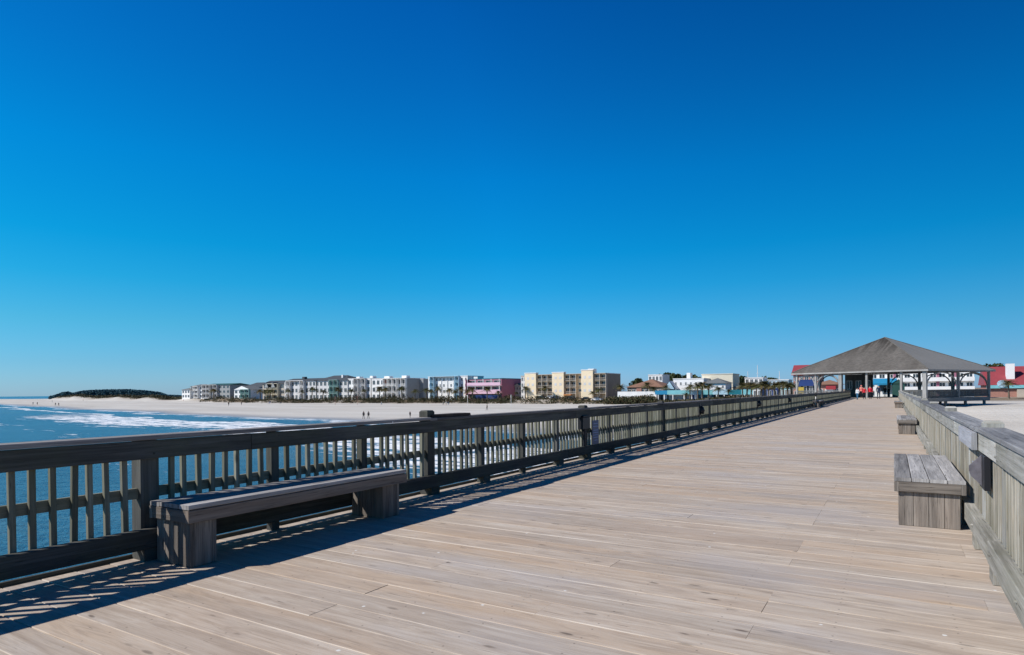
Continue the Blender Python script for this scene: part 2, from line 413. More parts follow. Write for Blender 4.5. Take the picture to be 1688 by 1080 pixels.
# sand
m, nt, b = nodes('beach_sand'); M['sand'] = m
ge = N(nt, 'ShaderNodeNewGeometry'); pos = ge.outputs['Position']
wet = attr(nt, 'wet'); dune = attr(nt, 'dune')
n1 = noise(nt, vmap(nt, pos, (0.012, 0.09, 0.05)), 1.0, 5, 0.6); n2 = noise(nt, pos, 0.35, 5, 0.6)
c = ramp(nt, n1, [(0.3, (0.47, 0.43, 0.375)), (0.5, (0.57, 0.535, 0.48)), (0.7, (0.64, 0.61, 0.56))])
c = mixc(nt, math_(nt, 'MULTIPLY', mrange(nt, n2, 0.5, 0.7), 0.25), c, (0.50, 0.45, 0.39))
inl = attr(nt, 'inl'); sxs = N(nt, 'ShaderNodeSeparateXYZ'); nt.links.new(pos, sxs.inputs[0]); cmb = N(nt, 'ShaderNodeCombineXYZ')
nt.links.new(math_(nt, 'MULTIPLY', sxs.outputs[0], 0.006), cmb.inputs[0]); nt.links.new(math_(nt, 'MULTIPLY', inl, 0.09), cmb.inputs[1])
n3 = noise(nt, cmb.outputs[0], 1.0, 5, 0.65)
c = mixc(nt, math_(nt, 'MULTIPLY', mrange(nt, n3, 0.48, 0.62), 0.5), c, (0.44, 0.415, 0.375))
c = mixc(nt, math_(nt, 'MULTIPLY', mrange(nt, n3, 0.655, 0.67), 0.35), c, (0.25, 0.22, 0.17))
c = mixc(nt, wet, c, (0.33, 0.315, 0.30))
dn = math_(nt, 'MULTIPLY', dune, mrange(nt, noise(nt, vmap(nt, pos, (0.05, 0.15, 0.1)), 1.0, 5, 0.7), 0.34, 0.52))
c = mixc(nt, dn, c, (0.20, 0.145, 0.085))
nt.links.new(c, b.inputs['Base Color'])
nt.links.new(mrange(nt, wet, 0.0, 1.0, 0.9, 0.35), b.inputs['Roughness'])
b.inputs['Specular IOR Level'].default_value = 0.3
bump(nt, b, noise(nt, pos, 1.2, 5, 0.7), 0.5, 0.25)

# sea
m, nt, b = nodes('sea_water'); M['sea'] = m
ge = N(nt, 'ShaderNodeNewGeometry'); pos = ge.outputs['Position']
off = attr(nt, 'off')       # metres out from the waterline
warp = noise(nt, vmap(nt, pos, (0.018, 0.05, 0)), 1.0, 4, 0.6)
fine = noise(nt, vmap(nt, pos, (0.16, 0.5, 0)), 1.0, 6, 0.72)
offw = math_(nt, 'ADD', off, math_(nt, 'MULTIPLY', math_(nt, 'SUBTRACT', warp, 0.5), 34.0))
def band(a0, a1, a2, a3, thr):
    u = math_(nt, 'MULTIPLY', mrange(nt, offw, a0, a1), mrange(nt, offw, a2, a3, 1.0, 0.0))
    # solid at the breaking front, lace behind it
    return mrange(nt, math_(nt, 'SUBTRACT', math_(nt, 'ADD', fine, math_(nt, 'MULTIPLY', u, 0.30)), 0.30), thr, thr + 0.07)
f1 = math_(nt, 'MULTIPLY', band(-10, -2, 1, 7, 0.44), 0.8); f2a = band(14, 16, 30, 44, 0.43); f2b = band(14, 15, 17, 21, 0.43)
sxp = N(nt, 'ShaderNodeSeparateXYZ'); nt.links.new(pos, sxp.inputs[0])
f2 = math_(nt, 'MAXIMUM', math_(nt, 'MULTIPLY', f2a, mrange(nt, sxp.outputs[0], -240, -185)), f2b); f3 = band(46, 48, 50, 56, 0.58); f4 = band(90, 91, 91, 94, 0.62)
foam = math_(nt, 'MAXIMUM', math_(nt, 'MAXIMUM', f1, f2), math_(nt, 'MAXIMUM', f3, f4))
shal = mrange(nt, off, 0, 70, 1.0, 0.0)
big = noise(nt, vmap(nt, pos, (0.02, 0.06, 0)), 1.0, 4, 0.6)
deep = ramp(nt, big, [(0.35, (0.012, 0.060, 0.10)), (0.52, (0.020, 0.090, 0.145)), (0.66, (0.065, 0.105, 0.115))])
c = mixc(nt, math_(nt, 'MULTIPLY', shal, 0.55), deep, (0.06, 0.17, 0.24))
c = mixc(nt, foam, c, (0.86, 0.88, 0.90))
nt.links.new(c, b.inputs['Base Color'])
nt.links.new(mrange(nt, foam, 0, 1, 0.22, 0.8), b.inputs['Roughness'])
b.inputs['IOR'].default_value = 1.33
w1 = noise(nt, vmap(nt, pos, (0.5, 1.3, 1)), 1.0, 4, 0.6, 0.4)
w2 = noise(nt, vmap(nt, pos, (2.2, 4.5, 1)), 1.0, 3, 0.6, 0.3)
w3 = noise(nt, vmap(nt, pos, (0.07, 0.25, 1)), 1.0, 3, 0.6)
hh = math_(nt, 'ADD', math_(nt, 'MULTIPLY', w3, 1.2), math_(nt, 'ADD', math_(nt, 'MULTIPLY', w1, 0.55), math_(nt, 'MULTIPLY', w2, 0.26)))
bump(nt, b, hh, 0.7, 0.8)

def foliage(name, cols):
    m, nt, b = nodes(name)
    rn = attr(nt, 'rnd'); oi = N(nt, 'ShaderNodeObjectInfo')
    v = math_(nt, 'FRACT', math_(nt, 'ADD', rn, oi.outputs['Random']))
    nt.links.new(ramp(nt, v, [(0.0, cols[0]), (0.5, cols[1]), (1.0, cols[2])]), b.inputs['Base Color'])
    b.inputs['Roughness'].default_value = 0.7; b.inputs['Specular IOR Level'].default_value = 0.2
    return m
M['palm'] = foliage('palm_fronds', [(0.07, 0.08, 0.03), (0.12, 0.12, 0.042), (0.20, 0.14, 0.06)])
M['leaf'] = foliage('tree_leaves', [(0.035, 0.05, 0.022), (0.055, 0.075, 0.03), (0.09, 0.10, 0.04)])
M['scrub'] = foliage('dune_scrub_leaves', [(0.04, 0.045, 0.022), (0.06, 0.065, 0.03), (0.13, 0.085, 0.05)])
M['wood_far'] = foliage('far_wood_leaves', [(0.022, 0.085, 0.115), (0.025, 0.092, 0.122), (0.028, 0.10, 0.13)])  # blue haze of the distance mixed into the leaf colours
M['bark'] = plain('palm_bark', (0.15, 0.12, 0.09), 0.9, 0.3, 3)

# ------------------------------------------------------------------ terrain, sea
SEA_Z = -4.6
SH = [(-9000, 2600), (-2200, 720), (-1400, 420), (-740, 240), (-406, 160), (-267, 127), (-186, 112), (-108, 95), (-50, 80), (10, 70), (60, 64), (200, 56), (9000, 40)]
def interp(tab, x):
    if x <= tab[0][0]: return tab[0][1]
    for (a, fa), (b, fb) in zip(tab, tab[1:]):
        if x <= b: return fa + (fb - fa) * (x - a) / (b - a)
    return tab[-1][1]
def sstep(a, b, x):
    t = max(0.0, min(1.0, (x - a) / (b - a))); return t * t * (3 - 2 * t)
def shore(x): return interp(SH, x) + 2.5 * math.sin(x * 0.045) + 1.5 * math.sin(x * 0.11 + 1)
def back(x): return 640 if x < -1500 else 640 + (x + 1500) * 6.0
def duneline(x):
    return interp([(-2000, 1600), (-1000, 640), (-900, 372), (-740, 322), (-630, 308), (-484, 280), (-400, 254), (-300, 231), (-150, 228), (-60, 222), (-25, 180), (-5, 150), (8, 112), (60, 106), (400, 106)], x)
def hn(x, y, s):
    return (math.sin(x * 1.3 / s + 1.7 * math.sin(y * 0.7 / s)) + math.sin(y * 1.7 / s + 2.1 * math.sin(x * 0.9 / s + 2))) * 0.5
def ground(x, y):
    ys = shore(x); d = y - ys
    if d < 0: return SEA_Z + max(-3.0, d * 0.05)
    dl = duneline(x); L = max(36.0, dl - ys)
    top = interp([(-400, -3.75), (-100, -3.7), (-20, -2.2), (4, -1.25), (200, -1.1)], x)
    z = SEA_Z + (top - SEA_Z) * (0.35 * min(1, d / L) + 0.65 * sstep(0, 1, d / L))
    u = y - dl
    crest = interp([(-950, 5.0), (-700, 5.0), (-480, 2.9), (-330, 2.0), (-60, 1.7), (-10, 0.4), (0, 0.0)], x)
    z += crest * sstep(-6, 8, u) * (0.72 + 0.40 * hn(x, y, 17)) * (1 - 0.45 * sstep(12, 40, u))
    z += 0.10 * hn(x, y, 5) * sstep(20, 60, d)
    # spit: water again behind it at the far left
    ub = y - back(x)
    if ub > -60: z -= 9 * sstep(-60, 10, ub)
    return z
def gridlines(segs):
    out = []
    for a, b, st in segs:
        n = max(1, int(round((b - a) / st)))
        out += [a + (b - a) * i / n for i in range(n)]
    out.append(segs[-1][1]); return out
def sheet(name, xs, ys, zf, mat, attrs):
    vs_ = [(x, y, zf(x, y)) for y in ys for x in xs]; nx = len(xs)
    fs = [(j * nx + i, j * nx + i + 1, (j + 1) * nx + i + 1, (j + 1) * nx + i) for j in range(len(ys) - 1) for i in range(nx - 1)]
    me = bpy.data.meshes.new(name); me.from_pydata(vs_, [], fs); me.materials.append(mat)
    for an, fn in attrs.items():
        a = me.attributes.new(an, 'FLOAT', 'POINT'); a.data.foreach_set('value', [fn(v[0], v[1]) for v in vs_])
    me.polygons.foreach_set('use_smooth', [True] * len(me.polygons)); me.update()
    o = bpy.data.objects.new(name, me); C.objects.link(o); return o
gx = gridlines([(-9000, -2400, 600), (-2400, -1000, 50), (-1000, -450, 6), (-450, 80, 4), (80, 400, 20), (400, 9000, 800)])
gy = gridlines([(20, 290, 4), (290, 480, 6), (480, 700, 14), (700, 1200, 60), (1200, 12000, 900)])
o = sheet('beach', gx, gy, ground, M['sand'],
          {'inl': lambda x, y: max(-5.0, min(300.0, y - shore(x))), 'wet': lambda x, y: 1 - sstep(1, 16, y - shore(x)), 'dune': lambda x, y: sstep(-7, 1, y - duneline(x) - (0 if x > -400 else 7)) if x < 2 else sstep(38, 46, y - duneline(x))})
tag(o, 'pale sandy beach with low dunes behind it', kind='structure')
sx_ = gridlines([(-14000, -2400, 1500), (-2400, -1000, 60), (-1000, -450, 16), (-450, 80, 6), (80, 400, 30), (400, 12000, 1500)])
sy_ = gridlines([(-9000, -300, 1200), (-300, 0, 30), (0, 320, 6), (320, 900, 40), (900, 16000, 1500)])
o = sheet('sea', sx_, sy_, lambda x, y: SEA_Z, M['sea'], {'off': lambda x, y: shore(x) - y if y < shore(x) + 200 else 999.0})
tag(o, 'blue sea with white surf near the shore', kind='structure')

# ------------------------------------------------------------------ pier deck
XL, XR = -5.40, 0.62            # inner faces of the rails
Y0, Y1 = -3.4, 109.0
mb = MB()
pitch = 0.2445; y = Y0; k = 0
joist = 0.61
while y < Y1:
    w = 0.2405
    j = []
    xx = -5.60 + random.choice([2, 4, 6, 8]) * joist
    while xx < 0.8:
        j.append(xx); xx += random.choice([6, 8, 8, 9]) * joist
    ends = [-5.588] + j + [0.808]
    for a, b_ in zip(ends, ends[1:]):
        dz = random.uniform(-0.0022, 0.0012)
        mb.box(a + 0.0008, b_ - 0.0008, y, y + w + random.uniform(-0.002, 0.0015), -0.038 + dz, dz, c=0.004)
    y += pitch; k += 1
deck = mb.build('pier_deck', M['deck'])
tag(deck, 'long sunlit deck of bleached wooden planks on the pier', kind='structure')
mb = MB()
for x in (-5.4, -4.3, -3.2, -2.1, -1.0, 0.1, 0.7):
    mb.box(x - 0.04, x + 0.04, Y0, Y1, -0.30, -0.045)
yy = 1.0
while yy < Y1:
    mb.box(-5.75, 0.97, yy - 0.12, yy + 0.12, -0.62, -0.305)
    for x in (-5.0, -2.4, 0.2):
        mb.tube([(x, yy, -0.625), (x, yy, -7.5)], 0.16, 8, caps=False)
    yy += 4.9
o = mb.build('joists_and_piles', M['under'], deck)

# ------------------------------------------------------------------ railings
def railing(side, label, cap_m, face_m, pick_m, kerb_m, post_m, y_from, y_to, big_posts, st=2.98, bay=1.275):
    """side=-1 left (inner face XL) / +1 right (inner face XR)"""
    inner = XL if side < 0 else XR
    def X(d0, d1):          # distances outwards from the inner face
        a, b_ = inner + side * d0, inner + side * d1
        return min(a, b_), max(a, b_)
    root = empty('wooden_railing', (inner, 0, 0))
    tag(root, label, 'railing')
    off = Matrix.Translation((-inner, 0, 0))
    posts = []; n0 = int((y_from - st) // bay)
    i = n0
    while st + i * bay < y_to:
        posts.append((i, st + i * bay)); i += 1
    def isbig(i): return i in big_posts or (i > 11 and (i - 11) % 4 == 0)
    # posts
    for i, py_ in posts:
        big = isbig(i); hw = 0.078 if big else 0.046
        x0, x1 = X(0.042, 0.185 if big else 0.13)
        p = MB(); top = (1.15 if i == 3 and side < 0 else 1.11) + random.uniform(-0.01, 0.012) if (big and i != 0) else 1.012
        if big and i != 0:
            p.box(x0, x1, py_ - hw, py_ + hw, -0.45, top - 0.02, M=off, axis=2)
            b_ = len(p.v)
            q = [(x0, py_ - hw), (x1, py_ - hw), (x1, py_ + hw), (x0, py_ + hw)]
            c_ = 0.018
            q2 = [(x0 + c_, py_ - hw + c_), (x1 - c_, py_ - hw + c_), (x1 - c_, py_ + hw - c_), (x0 + c_, py_ + hw - c_)]
            P1 = [off @ Vector((a, b2, top - 0.02)) for a, b2 in q]; P2 = [off @ Vector((a, b2, top)) for a, b2 in q2]
            for t in range(4):
                u = (t + 1) % 4; p.poly([P1[t], P1[u], P2[u], P2[t]], 0.4)
            p.poly(P2, 0.4)
        else:
            p.box(x0, x1, py_ - hw, py_ + hw, -0.35, top, c=0.003, M=off, axis=2)
        if -1 < py_ < 16:
            for bz in (0.90, 0.975, 0.19):
                fx = inner - side * (0.003 if bz > .5 else 0.048)
                p.tube([off @ Vector((fx, py_ + 0.012, bz)), off @ Vector((fx + side * 0.03, py_ + 0.012, bz))], 0.0095, 8)
        p.build('post', post_m, root)
    # balusters
    bal = []
    for (i, a), (_, b_) in zip(posts, posts[1:]):
        ha = 0.078 if isbig(i) else 0.046; hb = 0.078 if isbig(i + 1) else 0.046
        n = 8; lo, hi = a + ha, b_ - hb
        g = (hi - lo - n * 0.042) / (n + 1)
        for q in range(n):
            bal.append(lo + g + q * (g + 0.042))
    bx0, bx1 = X(0.042, 0.080)
    near = sorted(range(len(bal)), key=lambda t: abs(bal[t] - (2 if side < 0 else 4.6)))[:100]
    near = {t for t in near if bal[t] > 0.5}
    far = MB()
    for t, yb in enumerate(bal):
        tgt = MB() if t in near else far
        s_ = random.uniform(-0.012, 0.012); hw = random.uniform(0.019, 0.0225)
        Mx = off @ Matrix.Translation((0, yb + 0.021 + s_, 0)) @ Matrix.Rotation(random.uniform(-0.016, 0.016), 4, 'X')
        tgt.box(bx0, bx1, -hw, hw, 0.135, 0.985, c=0.002, M=Mx, axis=2)
        if t in near: tgt.build('baluster', pick_m, root)
    f = far.build('far_balusters', pick_m, root); f['kind'] = 'stuff'
    # long members, in lengths with butt joints
    def run(name, d0, d1, z0, z1, mat, L0, c_=0.004, jig=0.0, ends=None):
        yy = y_from - random.uniform(0, 1.0) if ends is None else None
        seg = []
        if ends: seg = list(zip(ends, ends[1:]))
        else:
            while yy < y_to:
                seg.append((yy, min(yy + L0, y_to))); yy += L0
        for a, b_ in seg:
            q = MB(); j = random.uniform(-jig, jig) if jig else 0
            x0, x1 = X(d0 + j, d1 + j)
            zz = random.uniform(-0.003, 0.003)
            q.box(x0, x1, a + 0.003, b_ - 0.003, z0 + zz, z1 + zz, c=c_, M=off, axis=1)
            q.build(name, mat, root)
    bp = [st + i * bay for i, _ in posts if isbig(i) and i != 0]
    ends_cap = [y_from] + bp + [y_to]
    # cap stops at each big post that stands up through it
    for a, b_ in zip(ends_cap, ends_cap[1:]):
        q = MB(); a2 = a + (0.0 if a == y_from else 0.081); b2 = b_ - (0.0 if b_ == y_to else 0.081)
        x0, x1 = X(-0.018, 0.19); zz = random.uniform(-0.001, 0.006); tl_ = random.uniform(-0.0011, 0.0011)
        q.box(x0, x1, a2, b2, 1.014 + zz, 1.052 + zz, c=0.006, M=off @ Matrix.Translation((0, (a2 + b2) / 2, 0)) @ Matrix.Rotation(tl_, 4, 'X') @ Matrix.Rotation(random.uniform(-.0012, .0012), 4, 'Z') @ Matrix.Translation((0, -(a2 + b2) / 2, 0)), axis=1)
        q.build('cap_rail', cap_m, root)
    for pb in bp:
        q = MB(); x0, x1 = X(-0.014, 0.040)
        q.box(x0, x1, pb - 0.081, pb + 0.081, 1.013, 1.05, c=0.003, M=off, axis=1)
        q.build('cap_filler', cap_m, root)
    run('face_board', 0.0, 0.039, 0.855, 1.0115, face_m, 3.7, jig=0.004)
    run('middle_rail', 0.083, 0.12, 0.52, 0.61, pick_m, 3.7)
    run('bottom_rail', 0.083, 0.12, 0.075, 0.16, pick_m, 3.7)
    run('kerb_beam', -0.045, 0.039, 0.105, 0.27, kerb_m, 3.7, c_=0.006, jig=0.006 if side < 0 else 0.02)
    # spacer blocks that hold the kerb off the deck
    for i, py_ in posts:
        if i % 2 == 0 or isbig(i):
            q = MB(); x0, x1 = X(-0.03, 0.038)
            q.box(x0, x1, py_ - 0.09, py_ + 0.09, 0.003, 0.104, c=0.002, M=off, axis=1)
            q.build('kerb_block', kerb_m, root)
    run('toe_board', 0.190, 0.222, -0.2, 0.034, kerb_m, 4.9)
    return root
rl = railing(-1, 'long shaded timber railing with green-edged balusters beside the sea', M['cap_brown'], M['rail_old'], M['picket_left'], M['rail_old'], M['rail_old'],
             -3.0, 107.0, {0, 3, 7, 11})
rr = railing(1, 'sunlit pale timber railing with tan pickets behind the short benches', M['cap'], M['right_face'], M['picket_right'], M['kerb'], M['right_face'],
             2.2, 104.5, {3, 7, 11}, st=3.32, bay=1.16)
# splice board on the right rail's face
q = MB(); q.box(XR - 0.047, XR - 0.006, 6.70, 7.95, 0.86, 1.008, c=0.003, axis=1, M=Matrix.Translation((-XR, 0, 0)))
q.build('splice_board', M['splice'], rr)

# ------------------------------------------------------------------ benches
def bench(x0, x1, y0, y1, zt, label, legs, leg_side, frame_h=0.14, detail=True):
    root = empty('wooden_bench', ((x0 + x1) / 2, (y0 + y1) / 2, 0)); tag(root, label, 'bench', 'timber benches along the pier railings')
    T = Matrix.Translation((-(x0 + x1) / 2, -(y0 + y1) / 2, 0))
    nb = 4; w = (x1 - x0) / nb
    for i in range(nb):
        p = MB(); a = x0 + i * w
        dz = random.uniform(-0.002, 0.003)
        p.box(a + 0.003, a + w - 0.003, y0 + 0.002, y1 - 0.002, zt - 0.036 + dz, zt + dz, c=0.005, M=T, axis=1)
        p.build('seat_board', M['bench_top'], root)
    fz1 = zt - 0.040; fz0 = zt - frame_h
    p = MB(); p.box(x0 + 0.042, x1 - 0.042, y0 - 0.001, y0 + 0.037, fz0, fz1, c=0.004, M=T, axis=0); p.build('end_apron', M['bench_side'], root)
    p = MB(); p.box(x0 + 0.042, x1 - 0.042, y1 - 0.037, y1 + 0.001, fz0, fz1, c=0.004, M=T, axis=0); p.build('end_apron', M['bench_side'], root)
    for a in (x0, x1 - 0.040):
        p = MB(); p.box(a, a + 0.040, y0 - 0.003, y1 + 0.003, fz0 - 0.002, fz1, c=0.004, M=T, axis=1); p.build('side_apron', M['bench_side'], root)
    for ly0, ly1 in legs:
        p = MB(); lx0, lx1 = x0 + 0.035, x1 - 0.045
        n = 4; ww = (lx1 - lx0) / n
        for i in range(n):      # boards of the pedestal, near and far skins
            for (ya, yb) in ((ly0, ly0 + 0.038), (ly1 - 0.038, ly1)):
                p.box(lx0 + i * ww + 0.0015, lx0 + (i + 1) * ww - 0.0015, ya, yb, 0.004, fz0 - 0.004, c=0.002, M=T, axis=2)
        m_ = max(1, int(round((ly1 - ly0 - 0.08) / 0.14))); hh_ = (ly1 - ly0 - 0.078) / m_
        for i in range(m_):
            for (xa, xb) in ((lx0 + 0.004, lx0 + 0.040), (lx1 - 0.040, lx1 - 0.004)):
                p.box(xa, xb, ly0 + 0.039 + i * hh_ + 0.001, ly0 + 0.039 + (i + 1) * hh_ - 0.001, 0.004, fz0 - 0.004, c=0.002, M=T, axis=2)
        p.build('pedestal', leg_side, root)
    return root
bench(-5.36, -4.80, 2.93, 5.55, 0.51, 'long low timber bench in the shade against the seaward railing', [(2.97, 3.20), (5.20, 5.47)], M['bench_side'])
bench(0.0, 0.60, 7.50, 10.25, 0.49, 'sunlit boxy timber bench nearest on the sunny railing side', [(7.54, 7.86), (9.9, 10.2)], M['bench_side'])
bench(0.09, 0.60, 22.4, 25.6, 0.46, 'second timber bench further along the sunny railing', [(22.45, 22.8), (25.2, 25.55)], M['bench_side'])
bench(0.05, 0.58, 52.0, 55.0, 0.46, 'small far timber bench against the sunny railing near the pavilion', [(52.05, 52.4), (54.6, 54.95)], M['bench_side'])
bench(-5.36, -4.80, 53.5, 56.5, 0.50, 'dark far bench at the shaded railing beside the bicycle', [(53.55, 53.85), (56.1, 56.45)], M['bench_side'])

# ------------------------------------------------------------------ bits on the rails
def thing_mesh(name, mbd, mat, loc, label, cat, group=None, rz=0):
    o = mbd.build(name, mat); o.location = loc; o.rotation_euler = (0, 0, rz)
    return tag(o, label, cat, group)
# fishing-rod plate under the right rail (a bent metal bracket)
t = empty('metal_bracket', (XR, 6.34, 0.70)); tag(t, 'bent grey metal bracket hanging under the sunny rail beside the near bench', 'bracket')
p = MB()
prof = [(-0.012, 0.15), (-0.095, 0.06), (-0.095, 0.02), (-0.085, -0.02), (-0.012, -0.10)]
P0 = [(a, 0.0, z) for a, z in prof]; P1_ = [(a, 0.012, z) for a, z in prof]
p.poly(P0); p.poly(P1_[::-1])
for i in range(len(prof)):
    j = (i + 1) % len(prof); p.poly([P0[j], P0[i], P1_[i], P1_[j]])
p.build('side_plate', M['greymetal'], t)
p = MB(); p.box(-0.10, 0.0, 0.012, 0.16, 0.02, 0.032, M=Matrix.Rotation(0.7, 4, 'Y')); p.build('lid', M['splice'], t)
p = MB(); p.box(-0.010, 0.03, -0.16, 0.16, -0.12, 0.15, c=0.003); p.build('back_plate', M['black'], t)
# box and notice on left rail
t = empty('fishing_line_bin', (XL, 11.72, 0.75)); tag(t, 'dark box fixed to the inside of the shaded railing beside a notice', 'box')
p = MB(); p.box(-0.06, 0.05, -0.17, 0.17, -0.13, 0.12, c=0.012); p.build('body', M['black'], t)
p = MB(); p.box(0.0, 0.055, -0.15, 0.15, 0.12, 0.15, c=0.006); p.build('lid', M['black'], t)
p = MB(); p.tube([(0.0, 0, -0.13), (0.0, 0, -0.52)], 0.035, 10); p.build('pipe', M['black'], t)
t = empty('notice_board', (XL, 12.25, 0.52)); tag(t, 'small blue notice with pale lines of print on the shaded railing', 'sign')
p = MB(); p.box(0.006, 0.020, -0.17, 0.17, -0.24, 0.26, c=0.004); p.build('panel', M['signblue'], t)
p = MB()
for i, (a, w_) in enumerate([(0.19, 0.11), (0.13, 0.13), (0.05, 0.12), (0.0, 0.13), (-0.05, 0.12), (-0.10, 0.13), (-0.16, 0.08)]):
    p.box(0.0205, 0.022, -w_, w_, a - 0.008, a + 0.010)
p.build('print_lines', plain('pale_print', (0.25, 0.32, 0.5), 0.6, 0.0), t)
# worn bait-cutting board and stump on left cap
pts = [(-0.10, -0.42), (0.06, -0.46), (0.115, -0.1), (0.11, 0.42), (-0.02, 0.47), (-0.12, 0.38)]
p = MB(); lo_ = [(a, b_, 0.0) for a, b_ in pts]; hi2 = [(a * 0.95, b_ * 0.97, 0.035) for a, b_ in pts]
p.poly(hi2, 0.3); p.poly(lo_[::-1], 0.3)
for i in range(6):
    j = (i + 1) % 6; p.poly([lo_[i], lo_[j], hi2[j], hi2[i]], 0.3)
M['bait'] = wood('stained_board', [(0.03, 0.02, 0.018), (0.06, 0.042, 0.036), (0.11, 0.085, 0.07)], stain=0.4)
thing_mesh('bait_board', p, M['bait'], (XL - 0.085, 7.25, 1.056), 'dark stained cutting board lying on the shaded rail beside a stub post', 'board')
# round black lamps fixed to the left rail
lamp0 = None
for i, Y in enumerate((20.7, 31.0, 41.0)):
    if lamp0 is None:
        lamp0 = empty('rail_lamp', (XL, Y, 0.73))
        p = MB(); p.tube([(0.0, 0, -0.12), (0.03, 0, -0.09), (0.05, 0, 0.0), (0.03, 0, 0.09), (0.0, 0, 0.12)], [0.04, 0.08, 0.095, 0.08, 0.04], 14)
        p.build('housing', M['black'], lamp0, smooth=True)
        p = MB(); p.box(-0.03, 0.0, -0.05, 0.05, -0.2, 0.24); p.build('bracket', M['black'], lamp0); o = lamp0
    else:
        o = copy_tree(lamp0)
    o.location = (XL + 0.01, Y, 0.73)
    tag(o, ['round black fitting on the shaded railing, first beyond the notice', 'round black fitting on the shaded railing, second beyond the notice',
            'round black fitting on the shaded railing, last before the bicycle'][i], 'lamp', 'black fittings on the shaded railing')

# bicycle
def bicycle(loc, rz):
    t = empty('bicycle', loc, rz); tag(t, 'bicycle leaning by the shaded railing beside the far bench', 'bicycle')
    for y_ in (-0.52, 0.52):
        p = MB(); ring = [(0, y_ + 0.33 * math.cos(a), 0.34 + 0.33 * math.sin(a)) for a in [2 * PI * k / 24 for k in range(25)]]
        p.tube(ring, 0.022, 6, caps=False); w_ = p.build('wheel', M['rubber'], t)
        p = MB()
        for k in range(12):
            a = 2 * PI * k / 12; p.tube([(0, y_, 0.34), (0, y_ + 0.31 * math.cos(a), 0.34 + 0.31 * math.sin(a))], 0.003, 4, caps=False)
        ring = [(0, y_ + 0.31 * math.cos(a), 0.34 + 0.31 * math.sin(a)) for a in [2 * PI * k / 24 for k in range(25)]]
        p.tube(ring, 0.012, 6, caps=False)
        p.build('rim', M['steel'], w_)
    p = MB()
    A, B, Cc, D_, E_ = (0, -0.52, 0.34), (0, -0.05, 0.30), (0, -0.17, 0.80), (0, 0.36, 0.82), (0, 0.52, 0.34)
    for a, b_ in ((A, B), (A, Cc), (B, Cc), (B, D_), (Cc, D_), (D_, E_)): p.tube([a, b_], 0.018, 8)
    p.build('frame', M['white'], t)
    p = MB(); p.tube([(0, -0.32, 0.92), (0, -0.18, 0.94), (0, -0.04, 0.93)], [0.07, 0.05, 0.02], 8); p.tube([Cc, (0, -0.19, 0.93)], 0.012, 6); p.build('saddle', M['rubber'], t)
    p = MB(); p.tube([D_, (0, 0.33, 1.0)], 0.014, 8); p.tube([(-0.28, 0.22, 1.02), (-0.1, 0.33, 1.0), (0.1, 0.33, 1.0), (0.28, 0.22, 1.02)], 0.013, 8); p.build('handlebar', M['black'], t)
bicycle((-4.95, 51.8, 0.002), 0.12)

# ------------------------------------------------------------------ people
def skin_mesh(name, verts, edges, radii, mat, parent, sub=1):
    me = bpy.data.meshes.new(name); me.from_pydata(verts, edges, []); me.update()
    o = bpy.data.objects.new(name, me); C.objects.link(o)
    md = o.modifiers.new('s', 'SKIN'); md.use_smooth_shade = True
    sv = me.skin_vertices[0].data
    for i, r_ in enumerate(radii): sv[i].radius = (r_, r_) if not hasattr(r_, '__len__') else r_
    sv[0].use_root = True
    if sub: s2 = o.modifiers.new('u', 'SUBSURF'); s2.levels = sub; s2.render_levels = sub
    dg = bpy.context.evaluated_depsgraph_get(); ev = o.evaluated_get(dg)
    nm = bpy.data.meshes.new_from_object(ev); nm.name = name
    nm.materials.clear(); nm.materials.append(mat)
    o.modifiers.clear(); o.data = nm
    nm.polygons.foreach_set('use_smooth', [True] * len(nm.polygons))
    o.parent = parent; KIDS.setdefault(parent.name, []).append(o)
    return o
